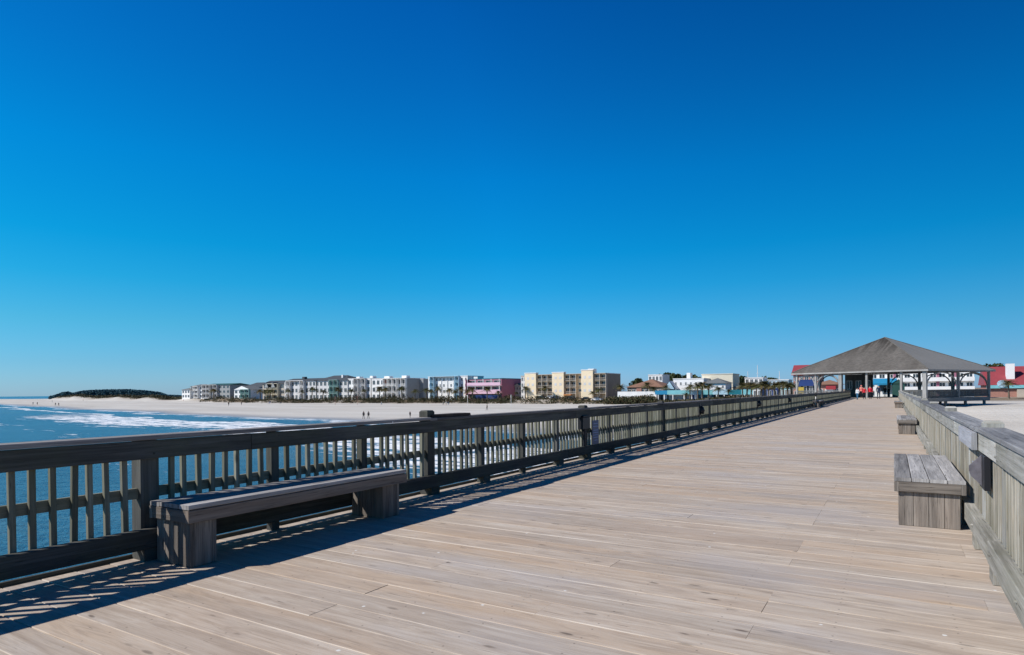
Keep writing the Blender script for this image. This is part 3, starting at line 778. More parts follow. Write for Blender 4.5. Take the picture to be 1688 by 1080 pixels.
def person(loc, rz, label, top, legs, skin='skin', hair='hair', hat=None, stride=0.22, h=1.72, arm=0.12, group=None, skirt=None):
    t = empty('person', loc, rz); tag(t, label, 'person', group)
    s = h / 1.75
    P = dict(pel=(0, 0, .95), bel=(0, 0, 1.08), che=(0, 0.01, 1.30), nb=(0, 0, 1.47), hd0=(0, 0.01, 1.56), hd1=(0, 0.02, 1.66), hd2=(0, 0.01, 1.73),
             lsh=(-.17, 0, 1.42), lel=(-.25, -0.02 + arm * .5, 1.14), lha=(-.24, 0.06 + arm, .90), lfi=(-.235, .08 + arm, .81),
             rsh=(.17, 0, 1.42), rel=(.25, -0.02 - arm * .5, 1.14), rha=(.24, 0.08 - arm, .90), rfi=(.235, .10 - arm, .81),
             lhip=(-.09, 0, .88), lkn=(-.10, stride * .7, .50), lan=(-.10, stride * .9 , .09), lto=(-.11, stride * .9 + .17, .04),
             rhip=(.09, 0, .88), rkn=(.10, -stride * .15, .50), ran=(.10, -stride * .9, .11), rto=(.11, -stride * .9 + .16, .04))
    keys = list(P); V = [tuple(c * s for c in P[k_]) for k_ in keys]; ix = {k_: i for i, k_ in enumerate(keys)}
    E = [('pel', 'bel'), ('bel', 'che'), ('che', 'nb'), ('nb', 'hd0'), ('hd0', 'hd1'), ('hd1', 'hd2'), ('nb', 'lsh'), ('lsh', 'lel'), ('lel', 'lha'), ('lha', 'lfi'),
         ('nb', 'rsh'), ('rsh', 'rel'), ('rel', 'rha'), ('rha', 'rfi'), ('pel', 'lhip'), ('lhip', 'lkn'), ('lkn', 'lan'), ('lan', 'lto'), ('pel', 'rhip'), ('rhip', 'rkn'), ('rkn', 'ran'), ('ran', 'rto')]
    Rr = dict(pel=(.15, .10), bel=(.13, .09), che=(.16, .10), nb=.055, hd0=.065, hd1=.095, hd2=.07, lsh=.055, lel=.042, lha=.032, lfi=.03, rsh=.055, rel=.042, rha=.032, rfi=.03,
              lhip=.085, lkn=.055, lan=.04, lto=.035, rhip=.085, rkn=.055, ran=.04, rto=.035)
    def sub(ks, f, nm, mat):
        ed = [(a, b_) for a, b_ in E if a in ks and b_ in ks]
        kk = list(ks); jx = {k_: i for i, k_ in enumerate(kk)}
        rad = []
        for k_ in kk:
            r_ = Rr[k_]; rad.append(tuple(q_ * f * s for q_ in r_) if isinstance(r_, tuple) else r_ * f * s)
        return skin_mesh(nm, [V[ix[k_]] for k_ in kk], [(jx[a], jx[b_]) for a, b_ in ed], rad, mat, t)
    sub(keys, 1.0, 'body', M[skin])
    sub(['bel', 'pel', 'che', 'nb', 'lsh', 'lel', 'lha', 'rsh', 'rel', 'rha'], 1.22, 'jacket', M[top])
    sub(['pel', 'lhip', 'lkn', 'lan', 'rhip', 'rkn', 'ran'], 1.2, 'trousers', M[legs])
    p = MB()
    for sx__ in (-1, 1):
        yb = stride * .9 if sx__ < 0 else -stride * .9
        p.tube([(sx__ * .105 * s, (yb - .05) * s, .055), (sx__ * .105 * s, (yb + .08) * s, .05), (sx__ * .11 * s, (yb + .2) * s, .035)], [.05, .05, .03], 8)
    p.build('shoes', M['cblack'], t)
    hm = M[hat] if hat else M[hair]
    p = MB(); c_ = Vector((0, -0.005, 1.70)) * s; rr_ = 0.125 * s if hat else 0.112 * s
    rings = [(0.0, 1.0), (0.35, 0.97), (0.7, 0.72), (0.92, 0.38), (1.0, 0.06)]
    p.tube([(c_.x, c_.y, c_.z - 0.05 + rr_ * a) for a, _ in rings], [rr_ * b_ for _, b_ in rings], 12)
    p.build('hat' if hat else 'hair', hm, t, smooth=True)
    p = MB(); p.tube([(0, .085 * s, 1.655 * s), (0, .125 * s, 1.63 * s)], [.012, .018], 6); p.build('nose', M[skin], t)
    return t
# four walkers at the end of the pier (they face away or towards the pavilion)
G1 = 'people walking at the landward end of the pier'
def pp(px, py): v = onZ(px, py, 0.0); return (v.x, v.y, 0.004)
person(pp(1413.5, 658.6), PI * 0.9, 'person in white top and blue jeans walking beside a red jacket', 'cwhite', 'cdenim', h=1.5, group=G1)
person(pp(1420, 656.3), PI, 'tall person in salmon hooded jacket walking behind the red jackets', 'csalmon', 'cblack', hat='csalmon', h=1.86, group=G1)
person(pp(1425, 658.0), PI * 1.05, 'person in crimson jacket and black trousers, left of the two red jackets', 'cred', 'cblack', h=1.6, group=G1)
person(pp(1434.5, 657.8), PI, 'person in bright red jacket nearest the pavilion post, arms out a little', 'cred', 'cblack', h=1.74, group=G1, stride=0.12, arm=0.05)
person(pp(1448.5, 657.6), 0.1, 'person in navy clothes with a light blue hat before the kiosk', 'cnavy', 'cnavy', hat='cblue', h=1.85, group=G1)
person(pp(1459, 654.4), 0.3, 'small dark-clothed person standing under the pavilion before the kiosk', 'cblack', 'cblack', group=G1, stride=0.08)
person(pp(1465, 654.2), 2.6, 'small dark-clothed person at the right end of the kiosk counter', 'cblack', 'cblack', h=1.6, group=G1, stride=0.08)
# beach walkers
G2 = 'people far off on the beach'
def bp_(px, py):
    z = -4.2
    for _ in range(12):
        v = onZ(px, py, z); z = z * 0.5 + 0.5 * ground(v.x, v.y)
    return (v.x, v.y, ground(v.x, v.y))
bw = [(599.5, 690.3, 1.2, 'black-clad person walking at the water edge, left one of the close pair', 'cblack', 'cblack', 1.75),
      (607.5, 690.0, 1.2, 'black-clad person walking at the water edge, right one of the close pair', 'cblack', 'cblack', 1.7),
      (377, 669.3, 0.5, 'dark figure standing alone on the sand before the grey condominium', 'cblack', 'cblack', 2.0),
      (398, 668.0, 0.5, 'small dark figure on the sand right of a darker one', 'cnavy', 'cblack', 1.7),
      (803, 676.0, 2.2, 'person in brown and black walking on the sand below the pink hotel', 'bait', 'cblack', 1.95),
      (676, 688.5, 0.3, 'dark figure crouched low behind the stub post on the rail', 'cblack', 'cblack', 1.5),
      (629, 667.5, 2.0, 'tiny pale-topped figure on sand below the white balconied block', 'cwhite', 'cdenim', 1.6),
      (731, 667.5, 1.5, 'tiny figure at the left of a small group before the white hotel', 'ctan', 'cnavy', 1.7),
      (735.5, 667.8, 4.0, 'tiny figure in the middle of a small group before the white hotel', 'cwhite', 'ctan', 1.6),
      (739, 667.6, 0.8, 'tiny figure at the right of a small group before the white hotel', 'cnavy', 'cdenim', 1.7),
      (54.5, 667.3, 1.0, 'tiny dark figure, leftmost walker on the far sand spit', 'cblack', 'cblack', 1.9),
      (61.5, 667.5, 1.3, 'tiny dark figure just right of the leftmost walker on the sand spit', 'cblack', 'cnavy', 1.9),
      (91.5, 669.0, 1.8, 'tiny dark figure, left of a pair at the foam on the sand spit', 'cblack', 'cnavy', 1.9),
      (96.8, 669.2, 1.8, 'tiny dark figure, right of a pair at the foam on the sand spit', 'cnavy', 'cblack', 1.9),
      (86, 663.0, 0.2, 'tiny grey figure high on the sand spit before the woods', 'ctan', 'cdenim', 1.8),
      (137, 661.0, 0.2, 'tiny pale figure walking beneath the sand dune and the woods', 'csalmon', 'ctan', 1.8),
      (302, 662.3, 0.2, 'tiny pale figure on the sand before the leftmost white houses', 'csalmon', 'cwhite', 1.8)]
for px, py, rz, lab, a, b_, hh_ in bw:
    person(bp_(px, py), rz, lab, a, b_, h=hh_, group=G2, stride=0.25)
# beach chairs
def beach_chair(loc, rz, label, mat):
    t = empty('beach_chair', loc, rz); tag(t, label, 'chair', 'dark beach chairs on the sand')
    p = MB(); p.box(-.35, .35, -.3, .35, .32, .38, M=Matrix.Rotation(-0.1, 4, 'X')); p.build('seat', mat, t)
    p = MB(); p.box(-.35, .35, -.03, .03, 0, .85, M=Matrix.Translation((0, -.3, .33)) @ Matrix.Rotation(0.35, 4, 'X')); p.build('backrest', mat, t)
    for a in (-.33, .33):
        p = MB(); p.tube([(a, .35, .35), (a, -.1, 0)], .02, 6); p.tube([(a, -.3, .35), (a, .2, 0)], .02, 6); p.tube([(a, -.35, .6), (a, .25, .6)], .025, 6); p.build('side_frame', M['steel'], t)
beach_chair(bp_(443.5, 665.8), 3.0, 'dark beach chair on pale sand, left of two', M['blue'])
beach_chair(bp_(462, 665.8), 3.2, 'dark beach chair on pale sand, right of two', M['cblack'])
t = empty('beach_cart', bp_(453, 661.5), 0.3); tag(t, 'low brown beach cart with wheels on the sand before the gabled house', 'cart')
p = MB(); p.box(-1.6, 1.6, -.6, .6, .45, .95, c=0.05); p.build('body', M['brownwall'], t)
for a in (-1.0, 1.0):
    p = MB(); p.tube([(a, -.62, .32), (a, -.45, .32)], .32, 12); p.build('wheel', M['rubber'], t)
# slim red and white marker poles
for i, (px, py, lab) in enumerate([(552.5, 668, 'thin dark red marker pole on the sand before the hip-roofed block'), (589, 667.5, 'thin red marker pole on the sand before the white apartments'),
                                   (771, 669, 'thin white marker pole on the sand at the left end of the pink hotel'), (842.5, 670, 'thin pale marker pole on the sand before the brown houses')]):
    p = MB(); p.tube([(0, 0, -0.2), (0, 0, 4.2)], 0.07, 6); p.tube([(0, 0, 3.2), (0, 0, 3.9)], 0.12, 6)
    thing_mesh('marker_pole', p, M['brick'] if i < 2 else M['white'], bp_(px, py), lab, 'pole', 'marker poles on the beach')

# ------------------------------------------------------------------ pavilion
pc, pa, pd = Vector((4.2, 105.5, 0)), Vector((-14.6, 114.0, 0)), Vector((13.4, 120.4, 0))
pb_ = pa + pd - pc
ctr = Vector((-1.0, 117.4, 0))
root = empty('pier_pavilion', ctr); tag(root, 'open timber pavilion with a big grey hipped shingle roof at the pier end', 'pavilion')
def L(v): return Vector((v[0] - ctr.x, v[1] - ctr.y, v[2]))
eave = [Vector((v.x, v.y, 4.02)) for v in (pa, pc, pd, pb_)]
apex = Vector((ctr.x - 0.1, ctr.y, 9.55))
p = MB()
for i in range(4):
    a, b_ = eave[i], eave[(i + 1) % 4]
    ex = (b_ - a).normalized(); mid = a + ex * (apex - a).dot(ex); ey = (apex - mid).normalized()
    def g(q): return ((q - a).dot(ex), (q - a).dot(ey), 0)
    # slight kink near the eave: lower course flatter
    a2, b2 = a.lerp(apex, 0.16) + Vector((0, 0, .10)), b_.lerp(apex, 0.16) + Vector((0, 0, .10))
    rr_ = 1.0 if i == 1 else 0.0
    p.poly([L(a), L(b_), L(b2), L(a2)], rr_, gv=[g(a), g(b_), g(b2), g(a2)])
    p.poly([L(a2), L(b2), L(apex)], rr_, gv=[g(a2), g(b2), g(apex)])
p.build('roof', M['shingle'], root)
p = MB()
for i in range(4):
    a, b_ = eave[i], eave[(i + 1) % 4]
    for z0, z1 in ((3.80, 4.015),):
        p.poly([L((a.x, a.y, z0)), L((b_.x, b_.y, z0)), L((b_.x, b_.y, z1)), L((a.x, a.y, z1))], 0.5)
p.poly([L((v.x, v.y, 3.80)) for v in eave][::-1], 0.2, mi=1)
p.build('fascia', [M['pav_post'], M['pav_dark']], root)
p = MB()       # hip cappings
for i in range(4):
    kk = eave[i].lerp(apex, 0.16) + Vector((0, 0, .14))
    p.tube([L(eave[i] + Vector((0, 0, .04))), L(kk), L(apex + Vector((0, 0, .05)))], 0.07, 6)
p.build('hip_capping', M['shingle'], root)
# floor
inset = 0.9
def ins(v): d = (Vector((ctr.x, ctr.y, 0)) - v); return v + d.normalized() * inset
fa, fc, fd, fb = ins(pa), ins(pc), ins(pd), ins(pb_)
p = MB()
F = [fa, fc, fd, fb]
top_, bot_ = [L((v.x, v.y, -0.05)) for v in F], [L((v.x, v.y, -0.55)) for v in F]
p.poly(top_, .5); p.poly(bot_[::-1], .5)
for i in range(4):
    j = (i + 1) % 4; p.poly([bot_[i], bot_[j], top_[j], top_[i]], .5)
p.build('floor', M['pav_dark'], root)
def alongpx(a, b_, px):
    """point on segment a-b seen at picture column px (the posts' measured columns)"""
    lo, hi = 0.0, 1.0
    def col(v):
        x = v.x * math.cos(YAW) + v.y * math.sin(YAW); z = v.y * math.cos(YAW) - v.x * math.sin(YAW)
        return W_PX / 2 + F_PX * x / z
    for _ in range(40):
        m_ = (lo + hi) / 2
        if col(a.lerp(b_, m_)) < px: lo = m_
        else: hi = m_
    return a.lerp(b_, (lo + hi) / 2)
LP = [alongpx(fa, fc, q_) for q_ in (1310, 1345, 1386, 1429, 1486)] + [fc.copy()]
RP = [fc.copy(), fc.lerp(fd, 0.5), fd.copy()]
BK = [fd.lerp(fb, t_) for t_ in (0.25, 0.5, 0.75, 1.0)] + [fb.lerp(fa, t_) for t_ in (0.33, 0.66)]
def post(v, w_=0.16, ang=0.0):
    q_ = MB(); c_ = L((v.x, v.y, 0))
    q_.box(-w_, w_, -w_, w_, -0.04, 3.79, M=Matrix.Translation((c_.x, c_.y, 0)) @ Matrix.Rotation(ang, 4, 'Z'), axis=2)
    q_.build('post', M['pav_post'], root)
angL = math.atan2((fc - fa).y, (fc - fa).x)
for i, v in enumerate(LP): post(v, 0.24 if i in (2, 5) else 0.14, angL)
for v in RP[1:]: post(v, 0.16, angL)
for v in BK: post(v, 0.16, angL)
def arch(a, b_, name='arch_brace', z0=0.9, zt=3.65):
    a, b_ = Vector((a.x, a.y, 0)), Vector((b_.x, b_.y, 0)); d = b_ - a; n_ = 14; q_ = MB()
    pts = []
    for k in range(n_ + 1):
        an = PI - PI * k / n_
        u = 0.5 + 0.47 * math.cos(an)
        pts.append(L((a.x + d.x * u, a.y + d.y * u, z0 + (zt - z0) * math.sin(an) ** 0.75)))
    q_.tube(pts, 0.10, 6); q_.build(name, M['pav_post'], root)
arch(LP[0], LP[1]); arch(LP[1], LP[2]); arch(RP[0], RP[1]); arch(RP[1], RP[2])
for k in range(0, 3): arch(([RP[2]] + BK)[k], BK[k])
arch(BK[4], BK[5])
def prail(a, b_, solid=True):
    a, b_ = Vector((a.x, a.y, 0)), Vector((b_.x, b_.y, 0)); d = b_ - a; ln = d.length; an = math.atan2(d.y, d.x)
    c_ = L((a.x, a.y, 0)); T = Matrix.Translation((c_.x, c_.y, 0)) @ Matrix.Rotation(an, 4, 'Z')
    q_ = MB(); q_.box(0.15, ln - 0.15, -0.05, 0.05, 0.98, 1.14, M=T); q_.box(0.15, ln - 0.15, -0.04, 0.04, 0.05, 0.25, M=T)
    n_ = int(ln / 0.13)
    for k in range(n_):
        x = 0.18 + (ln - 0.36) * (k + .5) / n_
        q_.box(x - .035, x + .035, -0.012, 0.012, 0.25, 0.98, M=T)
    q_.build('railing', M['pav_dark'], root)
prail(LP[0], LP[1]); prail(LP[1], LP[2]); prail(LP[4], LP[5]); prail(RP[0], RP[1]); prail(RP[1], RP[2]); prail(BK[0], RP[2])
q_ = MB()
for a, b_ in ((LP[0], LP[2]), (LP[4], LP[5]), (RP[0], RP[2])):
    d = b_ - a; an = math.atan2(d.y, d.x); c_ = L((a.x, a.y, 0))
    q_.box(-0.1, d.length + 0.1, -0.12, -0.06, -0.60, -0.02, M=Matrix.Translation((c_.x, c_.y, 0)) @ Matrix.Rotation(an, 4, 'Z'))
q_.build('edge_board', M['pav_post'], root)
for s_ in (0.02, 0.34, 0.67, 0.98):
    for t_ in (0.03, 0.35, 0.66, 0.97):
        v = fa.lerp(fc, s_) + (fd - fc) * t_; c_ = L((v.x, v.y, 0)); q_ = MB()
        q_.tube([(c_.x, c_.y, -0.56), (c_.x, c_.y, -7)], 0.2, 8, caps=False)
        q_.build('pile', M['pav_post'], root)
# ceiling lights: two long tubes under the roof
q_ = MB()
for u in (0.35, 0.55):
    v = fa.lerp(fc, u) + (fd - fc) * 0.22; c_ = L((v.x, v.y, 0)); q_.box(-1.6, 1.6, -0.06, 0.06, 3.62, 3.70, M=Matrix.Translation((c_.x, c_.y, 0)) @ Matrix.Rotation(angL, 4, 'Z'))
q_.build('ceiling_light', M['white'], root)

# ------------------------------------------------------------------ buildings
def building(name, label, cat, px0, px1, Yf, ytop, zb, wall, floors=3, bays=6, depth=14, roof='flat', roof_m='white', side_shade_m=None,
             win_w=0.58, win_h=0.58, bal=(), bal_m='white', rise=2.0, cols=None, winm='glass', group=None, win_from=0, skip=(), parapet=True, ref=None):
    x0, x1 = XatY(px0, Yf), XatY(px1, Yf)
    zt = ZatY((px0 + px1) / 2 if ref is None else ref, ytop, Yf)
    cx = (x0 + x1) / 2
    t = empty(name, (cx, Yf, zb)); tag(t, label, cat, group)
    w = x1 - x0; h = zt - zb
    wall_top = h if roof == 'flat' else h - rise
    p = MB(); p.box(-w / 2, w / 2, 0, depth, -1.5, wall_top, axis=2)
    p.build('wall', M[wall], t)
    if side_shade_m:
        p = MB(); p.box(w / 2 - 0.15, w / 2 + 0.04, -0.02, depth + 0.02, -1.5, wall_top + 0.02, axis=2); p.build('shaded_side_wall', M[side_shade_m], t)  # separate end colour: shade painted on the side turned from the sun
    if roof == 'flat':
        p = MB(); p.box(-w / 2 - .15, w / 2 + .15, -.15, depth + .15, wall_top + 0.025, wall_top + .30); p.build('roof', M[roof_m], t)
    elif roof == 'hip':
        e = 0.7; p = MB(); a = [(-w / 2 - e, -e), (w / 2 + e, -e), (w / 2 + e, depth + e), (-w / 2 - e, depth + e)]
        rl_ = max(0.0, w / 2 - depth / 2); r1, r2 = (-rl_, depth / 2, h), (rl_, depth / 2, h)
        A = [(x, y, wall_top) for x, y in a]
        p.poly([A[0], A[1], r2, r1]); p.poly([A[1], A[2], r2]); p.poly([A[2], A[3], r1, r2]); p.poly([A[3], A[0], r1]); p.poly(A[::-1])
        p.build('roof', M[roof_m], t)
    elif roof == 'gable':      # gable end faces the sea
        e = 0.5; p = MB()
        A = [(-w / 2 - e, -e, wall_top), (w / 2 + e, -e, wall_top), (0, -e, h), (-w / 2 - e, depth, wall_top), (w / 2 + e, depth, wall_top), (0, depth, h)]
        p.poly([A[0], A[2], A[5], A[3]]); p.poly([A[2], A[1], A[4], A[5]]); p.poly([A[4], A[3], A[5]]); p.poly([A[0], A[3], A[4], A[1]])
        p.poly([(-w / 2, -e + .1, wall_top), (w / 2, -e + .1, wall_top), (0, -e + .1, h - .2)], mi=1)
        p.build('roof', [M[roof_m], M[wall]], t)
    elif roof == 'side':       # ridge parallel to the beach
        e = 0.6; p = MB(); A = [(-w / 2 - e, -e, wall_top), (w / 2 + e, -e, wall_top), (w / 2 + e, depth / 2, h), (-w / 2 - e, depth / 2, h), (-w / 2 - e, depth + e, wall_top), (w / 2 + e, depth + e, wall_top)]
        p.poly([A[0], A[1], A[2], A[3]]); p.poly([A[3], A[2], A[5], A[4]]); p.poly([A[1], A[5], A[2]]); p.poly([A[0], A[3], A[4]]); p.poly([A[0], A[4], A[5], A[1]])
        p.build('roof', M[roof_m], t)
    fh = wall_top / floors; bw_ = w / bays
    for fl in range(win_from, floors):
        z0 = fl * fh
        for b_ in range(bays):
            if (fl, b_) in skip: continue
            xc = -w / 2 + (b_ + .5) * bw_
            isb = b_ in bal
            ww = bw_ * (0.80 if isb else win_w); wh = fh * (0.66 if isb else win_h); zc = z0 + fh * (0.48 if isb else 0.52)
            q_ = MB()
            if not isb:
                q_.box(xc - ww / 2 - .08, xc + ww / 2 + .08, -0.05, 0.04, zc - wh / 2 - .08, zc - wh / 2)
                q_.box(xc - ww / 2 - .08, xc + ww / 2 + .08, -0.05, 0.04, zc + wh / 2, zc + wh / 2 + .08)
                q_.box(xc - ww / 2 - .08, xc - ww / 2, -0.05, 0.04, zc - wh / 2, zc + wh / 2)
                q_.box(xc + ww / 2, xc + ww / 2 + .08, -0.05, 0.04, zc - wh / 2, zc + wh / 2)
                q_.box(xc - .04, xc + .04, -0.045, 0.04, zc - wh / 2, zc + wh / 2)
                fo = q_.build('window', M['white'], t)
            else:
                q_.box(xc - ww / 2 - .05, xc + ww / 2 + .05, -0.04, 0.02, zc + wh / 2, zc + wh / 2 + .06)
                for m_ in (-0.17, 0.17):
                    q_.box(xc + ww * m_ - .05, xc + ww * m_ + .05, -0.045, 0.02, zc - wh / 2, zc + wh / 2)
                fo = q_.build('balcony_door', M['white'], t)
            q_ = MB(); q_.box(xc - ww / 2, xc + ww / 2, -0.025, -0.005, zc - wh / 2, zc + wh / 2); g_ = q_.build('pane', M[winm], fo)
            if isb:
                q_ = MB()
                q_.box(xc - bw_ / 2 + .05, xc + bw_ / 2 - .05, -1.6, -0.05, z0 + 0.02, z0 + 0.18)
                q_.box(xc - bw_ / 2 + .05, xc + bw_ / 2 - .05, -1.6, -1.52, z0 + 1.05, z0 + 1.15)
                nn = max(3, int(bw_ / 0.28))
                for k in range(nn + 1):
                    xx_ = xc - bw_ / 2 + .08 + (bw_ - .16) * k / nn
                    q_.box(xx_ - .03, xx_ + .03, -1.585, -1.535, z0 + .18, z0 + 1.05)
                q_.build('balcony', M[bal_m], t)
    if bal:
        q_ = MB()
        for b_ in sorted(set(list(bal) + [b2 + 1 for b2 in bal])):
            xx_ = -w / 2 + b_ * bw_
            q_.box(xx_ - .11, xx_ + .11, -1.62, -0.03, 0, wall_top, axis=2)
        q_.box(-w / 2 + min(bal) * bw_, -w / 2 + (max(bal) + 1) * bw_, -1.75, -0.155, wall_top + .03, wall_top + .28)
        q_.build('balcony_frame', M[bal_m], t)
    t['_w'] = w; t['_h'] = h; t['_wt'] = wall_top
    del t['_w'], t['_h'], t['_wt']
    return t, w, h, wall_top
def addbox(t, name, x0, x1, y0, y1, z0, z1, mat, c=0.0):
    p = MB(); p.box(x0, x1, y0, y1, z0, z1, c=c); return p.build(name, M[mat], t)
GZ = -2.6
GB = 'beachfront buildings behind the dunes'
# far left condominium cluster
t, w, h, wt = building('condominium', 'far grey condominium with dark green roof behind the dunes', 'building', 336, 379, 272, 632, -1.6, 'greywall', 3, 7, 16, 'side', 'greenroof', rise=1.2, bal=(0, 1, 3), bal_m='lgrey', group=GB)
t, w, h, wt = building('beach_house', 'leftmost white beach house of the whole row', 'house', 300, 313, 270, 639.5, -1.4, 'white', 2, 3, 8, 'hip', 'greyroof', rise=1.4, group=GB)
t, w, h, wt = building('beach_house', 'white and grey three storey house with stepped pale roof, second from the far left', 'house', 314, 336, 273, 633.5, -1.4, 'white', 3, 3, 10, 'hip', 'greyroof', rise=1.6, bal=(1,), group=GB)
t, w, h, wt = building('beach_house', 'white gabled house with mint green balcony', 'house', 386, 413, 262, 636, -1.8, 'white', 2, 4, 10, 'gable', 'greyroof', rise=2.6, bal=(2, 3), bal_m='mint', group=GB)
t, w, h, wt = building('beach_house', 'dark grey hip-roofed house behind the mint balcony', 'house', 402, 433, 276, 630.5, -1.8, 'greywall', 2, 4, 12, 'hip', 'darkroof', rise=3.2, group=GB)
t, w, h, wt = building('beach_house', 'beige house with twin gables and white columns', 'house', 433, 470, 252, 627, GZ, 'beige', 3, 4, 12, 'side', 'darkroof', rise=2.2, bal=(1, 2), bal_m='cream', group=GB)
for a in (-0.22, 0.08):
    p = MB(); x_ = a * w; p.poly([(x_ - 1.9, -1.9, wt - 2.2), (x_ + 1.9, -1.9, wt - 2.2), (x_, -1.9, wt + .9)], mi=1)
    p.poly([(x_ - 2.1, -2.0, wt - 2.4), (x_, -2.0, wt + 1.0), (x_, 2, wt + 1.0), (x_ - 2.1, 2, wt - 2.4)]); p.poly([(x_, -2.0, wt + 1.0), (x_ + 2.1, -2.0, wt - 2.4), (x_ + 2.1, 2, wt - 2.4), (x_, 2, wt + 1.0)])
    p.build('dormer', [M['darkroof'], M['greywall']], t)
t, w, h, wt = building('apartment_block', 'pale lilac three storey block with a long dark roof', 'building', 469, 521, 251, 623.5, GZ, 'lgrey', 3, 9, 14, 'side', 'darkroof', rise=1.6, bal=(1, 5), side_shade_m='greywall', group=GB)
addbox(t, 'chimney', -w * .1, -w * .1 + 2, 4, 6, wt, h + .9, 'darkroof')
t, w, h, wt = building('apartment_block', 'grey and mint block under a tall dark hipped roof', 'building', 520, 573, 251.4, 618.5, GZ, 'lgrey', 3, 8, 15, 'hip', 'darkroof', rise=3.0, bal=(4, 5), bal_m='mint', group=GB)
addbox(t, 'roof_vent', w * .18, w * .18 + 1.1, 3.4, 4.4, h - 2.2, h + .1, 'white')
t, w, h, wt = building('apartment_block', 'white three storey apartments with dark windows right of the hipped roof', 'building', 574, 611, 252, 624.5, GZ, 'white', 3, 6, 14, 'flat', 'white', bal=(2, 4), bal_m='lgrey', group=GB)
addbox(t, 'roof_plant', -w * .3, -w * .16, 3, 6, wt + .31, wt + 1.3, 'white'); addbox(t, 'roof_plant', w * .3, w * .42, 3, 6, wt + .31, wt + 1.5, 'white')
t, w, h, wt = building('apartment_block', 'white balconied block with a long blank end wall shaded in grey', 'building', 613, 671, 252, 624.5, GZ, 'white', 3, 8, 15, 'flat', 'white', bal=(3, 4, 5, 7), bal_m='white', side_shade_m='greywall', group=GB)
addbox(t, 'roof_plant', -w * .25, -w * .1, 3, 6, wt + .31, wt + 1.5, 'white'); addbox(t, 'roof_plant', w * .25, w * .38, 3, 6, wt + .31, wt + 1.6, 'white')
addbox(t, 'stair_panel', -w * .17, -w * .07, -0.12, -0.06, wt * .68, wt * .95, 'brick')
t, w, h, wt = building('flank', 'blank shade-grey annex beside the white balconied block', 'building', 672, 698, 262, 625.5, GZ, 'greywall', 3, 4, 16, 'flat', 'lgrey', win_w=.18, win_h=.3, win_from=2, group=GB)  # stands in for the block's sunless end wall, its shade in the colour
t, w, h, wt = building('white_hotel', 'bright white four storey hotel left of the pink one', 'hotel', 706, 771, 250, 621, GZ, 'white', 4, 11, 14, 'flat', 'white', win_w=.38, win_h=.46, bal=(1, 8), bal_m='bluewall', group=GB)
for k in range(5): addbox(t, 'pilaster', -w / 2 + w * (.19 + .155 * k) - .16, -w / 2 + w * (.19 + .155 * k) + .16, -0.30, -0.06, 0, wt, 'white')
t, w, h, wt = building('pink_hotel', 'three storey pink hotel with dark galleries and magenta ends', 'hotel', 773, 827, 250, 625, GZ, 'magenta', 3, 4, 22, 'flat', 'tealdark', win_w=.8, win_h=.55, side_shade_m='magenta', group=GB)
fh = wt / 3
for k in (1, 2): addbox(t, 'gallery_parapet', -w / 2 + .4, w / 2 + 0.5, -2.2, -2.0, fh * k - .1 + (.4 if k == 2 else -.2), fh * k + 1.7, 'pink')
for k in (1, 2): addbox(t, 'gallery_floor', -w / 2 + .1, w / 2 + 0.4, -1.98, -0.06, fh * k - .1, fh * k + .15, 'lgrey')
for k in range(5): addbox(t, 'column', -w / 2 + .3 + (w - .6) * k / 4, -w / 2 + .55 + (w - .6) * k / 4, -1.9, -1.65, fh, wt, 'white')
addbox(t, 'end_wall', -w / 2 - .4, -w / 2, -2.3, -0.02, fh * .7, wt, 'magenta')
addbox(t, 'blue_wall', -w * .2, w / 2, -2.6, -2.25, 0, fh * .72, 'blue'); addbox(t, 'roof_plant', -w * .42, -w * .3, 2, 5, wt + .31, wt + 1.3, 'white')
building('beach_house', 'low tan house hidden between the pink and yellow buildings', 'house', 846, 860, 262, 632, GZ, 'beige', 3, 3, 10, 'gable', 'greenroof', rise=1.5, group=GB)
# yellow apartments
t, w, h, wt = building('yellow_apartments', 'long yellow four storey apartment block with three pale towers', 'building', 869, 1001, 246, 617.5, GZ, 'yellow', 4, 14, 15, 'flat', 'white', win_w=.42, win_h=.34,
                       bal=(2, 3, 4, 7, 8, 12, 13), bal_m='beige', side_shade_m='brownwall', group=GB, skip={(0, k) for k in range(14)})
X_ = lambda px: XatY(px, 246) - (XatY(869, 246) + XatY(1001, 246)) / 2
for i, (a, b_) in enumerate(((869, 887.5), (914, 933), (962, 981))):
    x0, x1 = X_(a), X_(b_); zt = wt + (.8 if i < 2 else 1.5)
    tw = addbox(t, 'tower', x0, x1, -2.2, -0.04, -1, zt, 'yellow')
    p = MB(); p.box(x0 - .15, x1 + .15, -2.35, .2, zt + .01, zt + .35); p.build('coping', M['white'], tw)
    p = MB()
    for fl in range(1, 4):
        for u in (.3, .72):
            xc = x0 + (x1 - x0) * u; zc = wt / 4 * (fl + .5)
            p.box(xc - .55, xc + .55, -2.24, -2.205, zc - .55, zc + .55)
    p.build('tower_windows', M['lgrey'], tw)
addbox(t, 'awning', X_(934), X_(946), -3.2, -1.6, wt * .25 - .6, wt * .25 - .2, 'orange'); addbox(t, 'awning', X_(888), X_(897), -3.2, -1.6, wt * .25 - .7, wt * .25 - .3, 'cream')
addbox(t, 'roof_plant', X_(966), X_(976), 2, 5, wt + .31, wt + 2.3, 'white')
building('apartment_block', 'narrow pale block leaning on the yellow apartments, their left neighbour', 'building', 859, 868, 252, 620.5, GZ, 'lgrey', 4, 2, 12, 'flat', 'beige', group=GB)
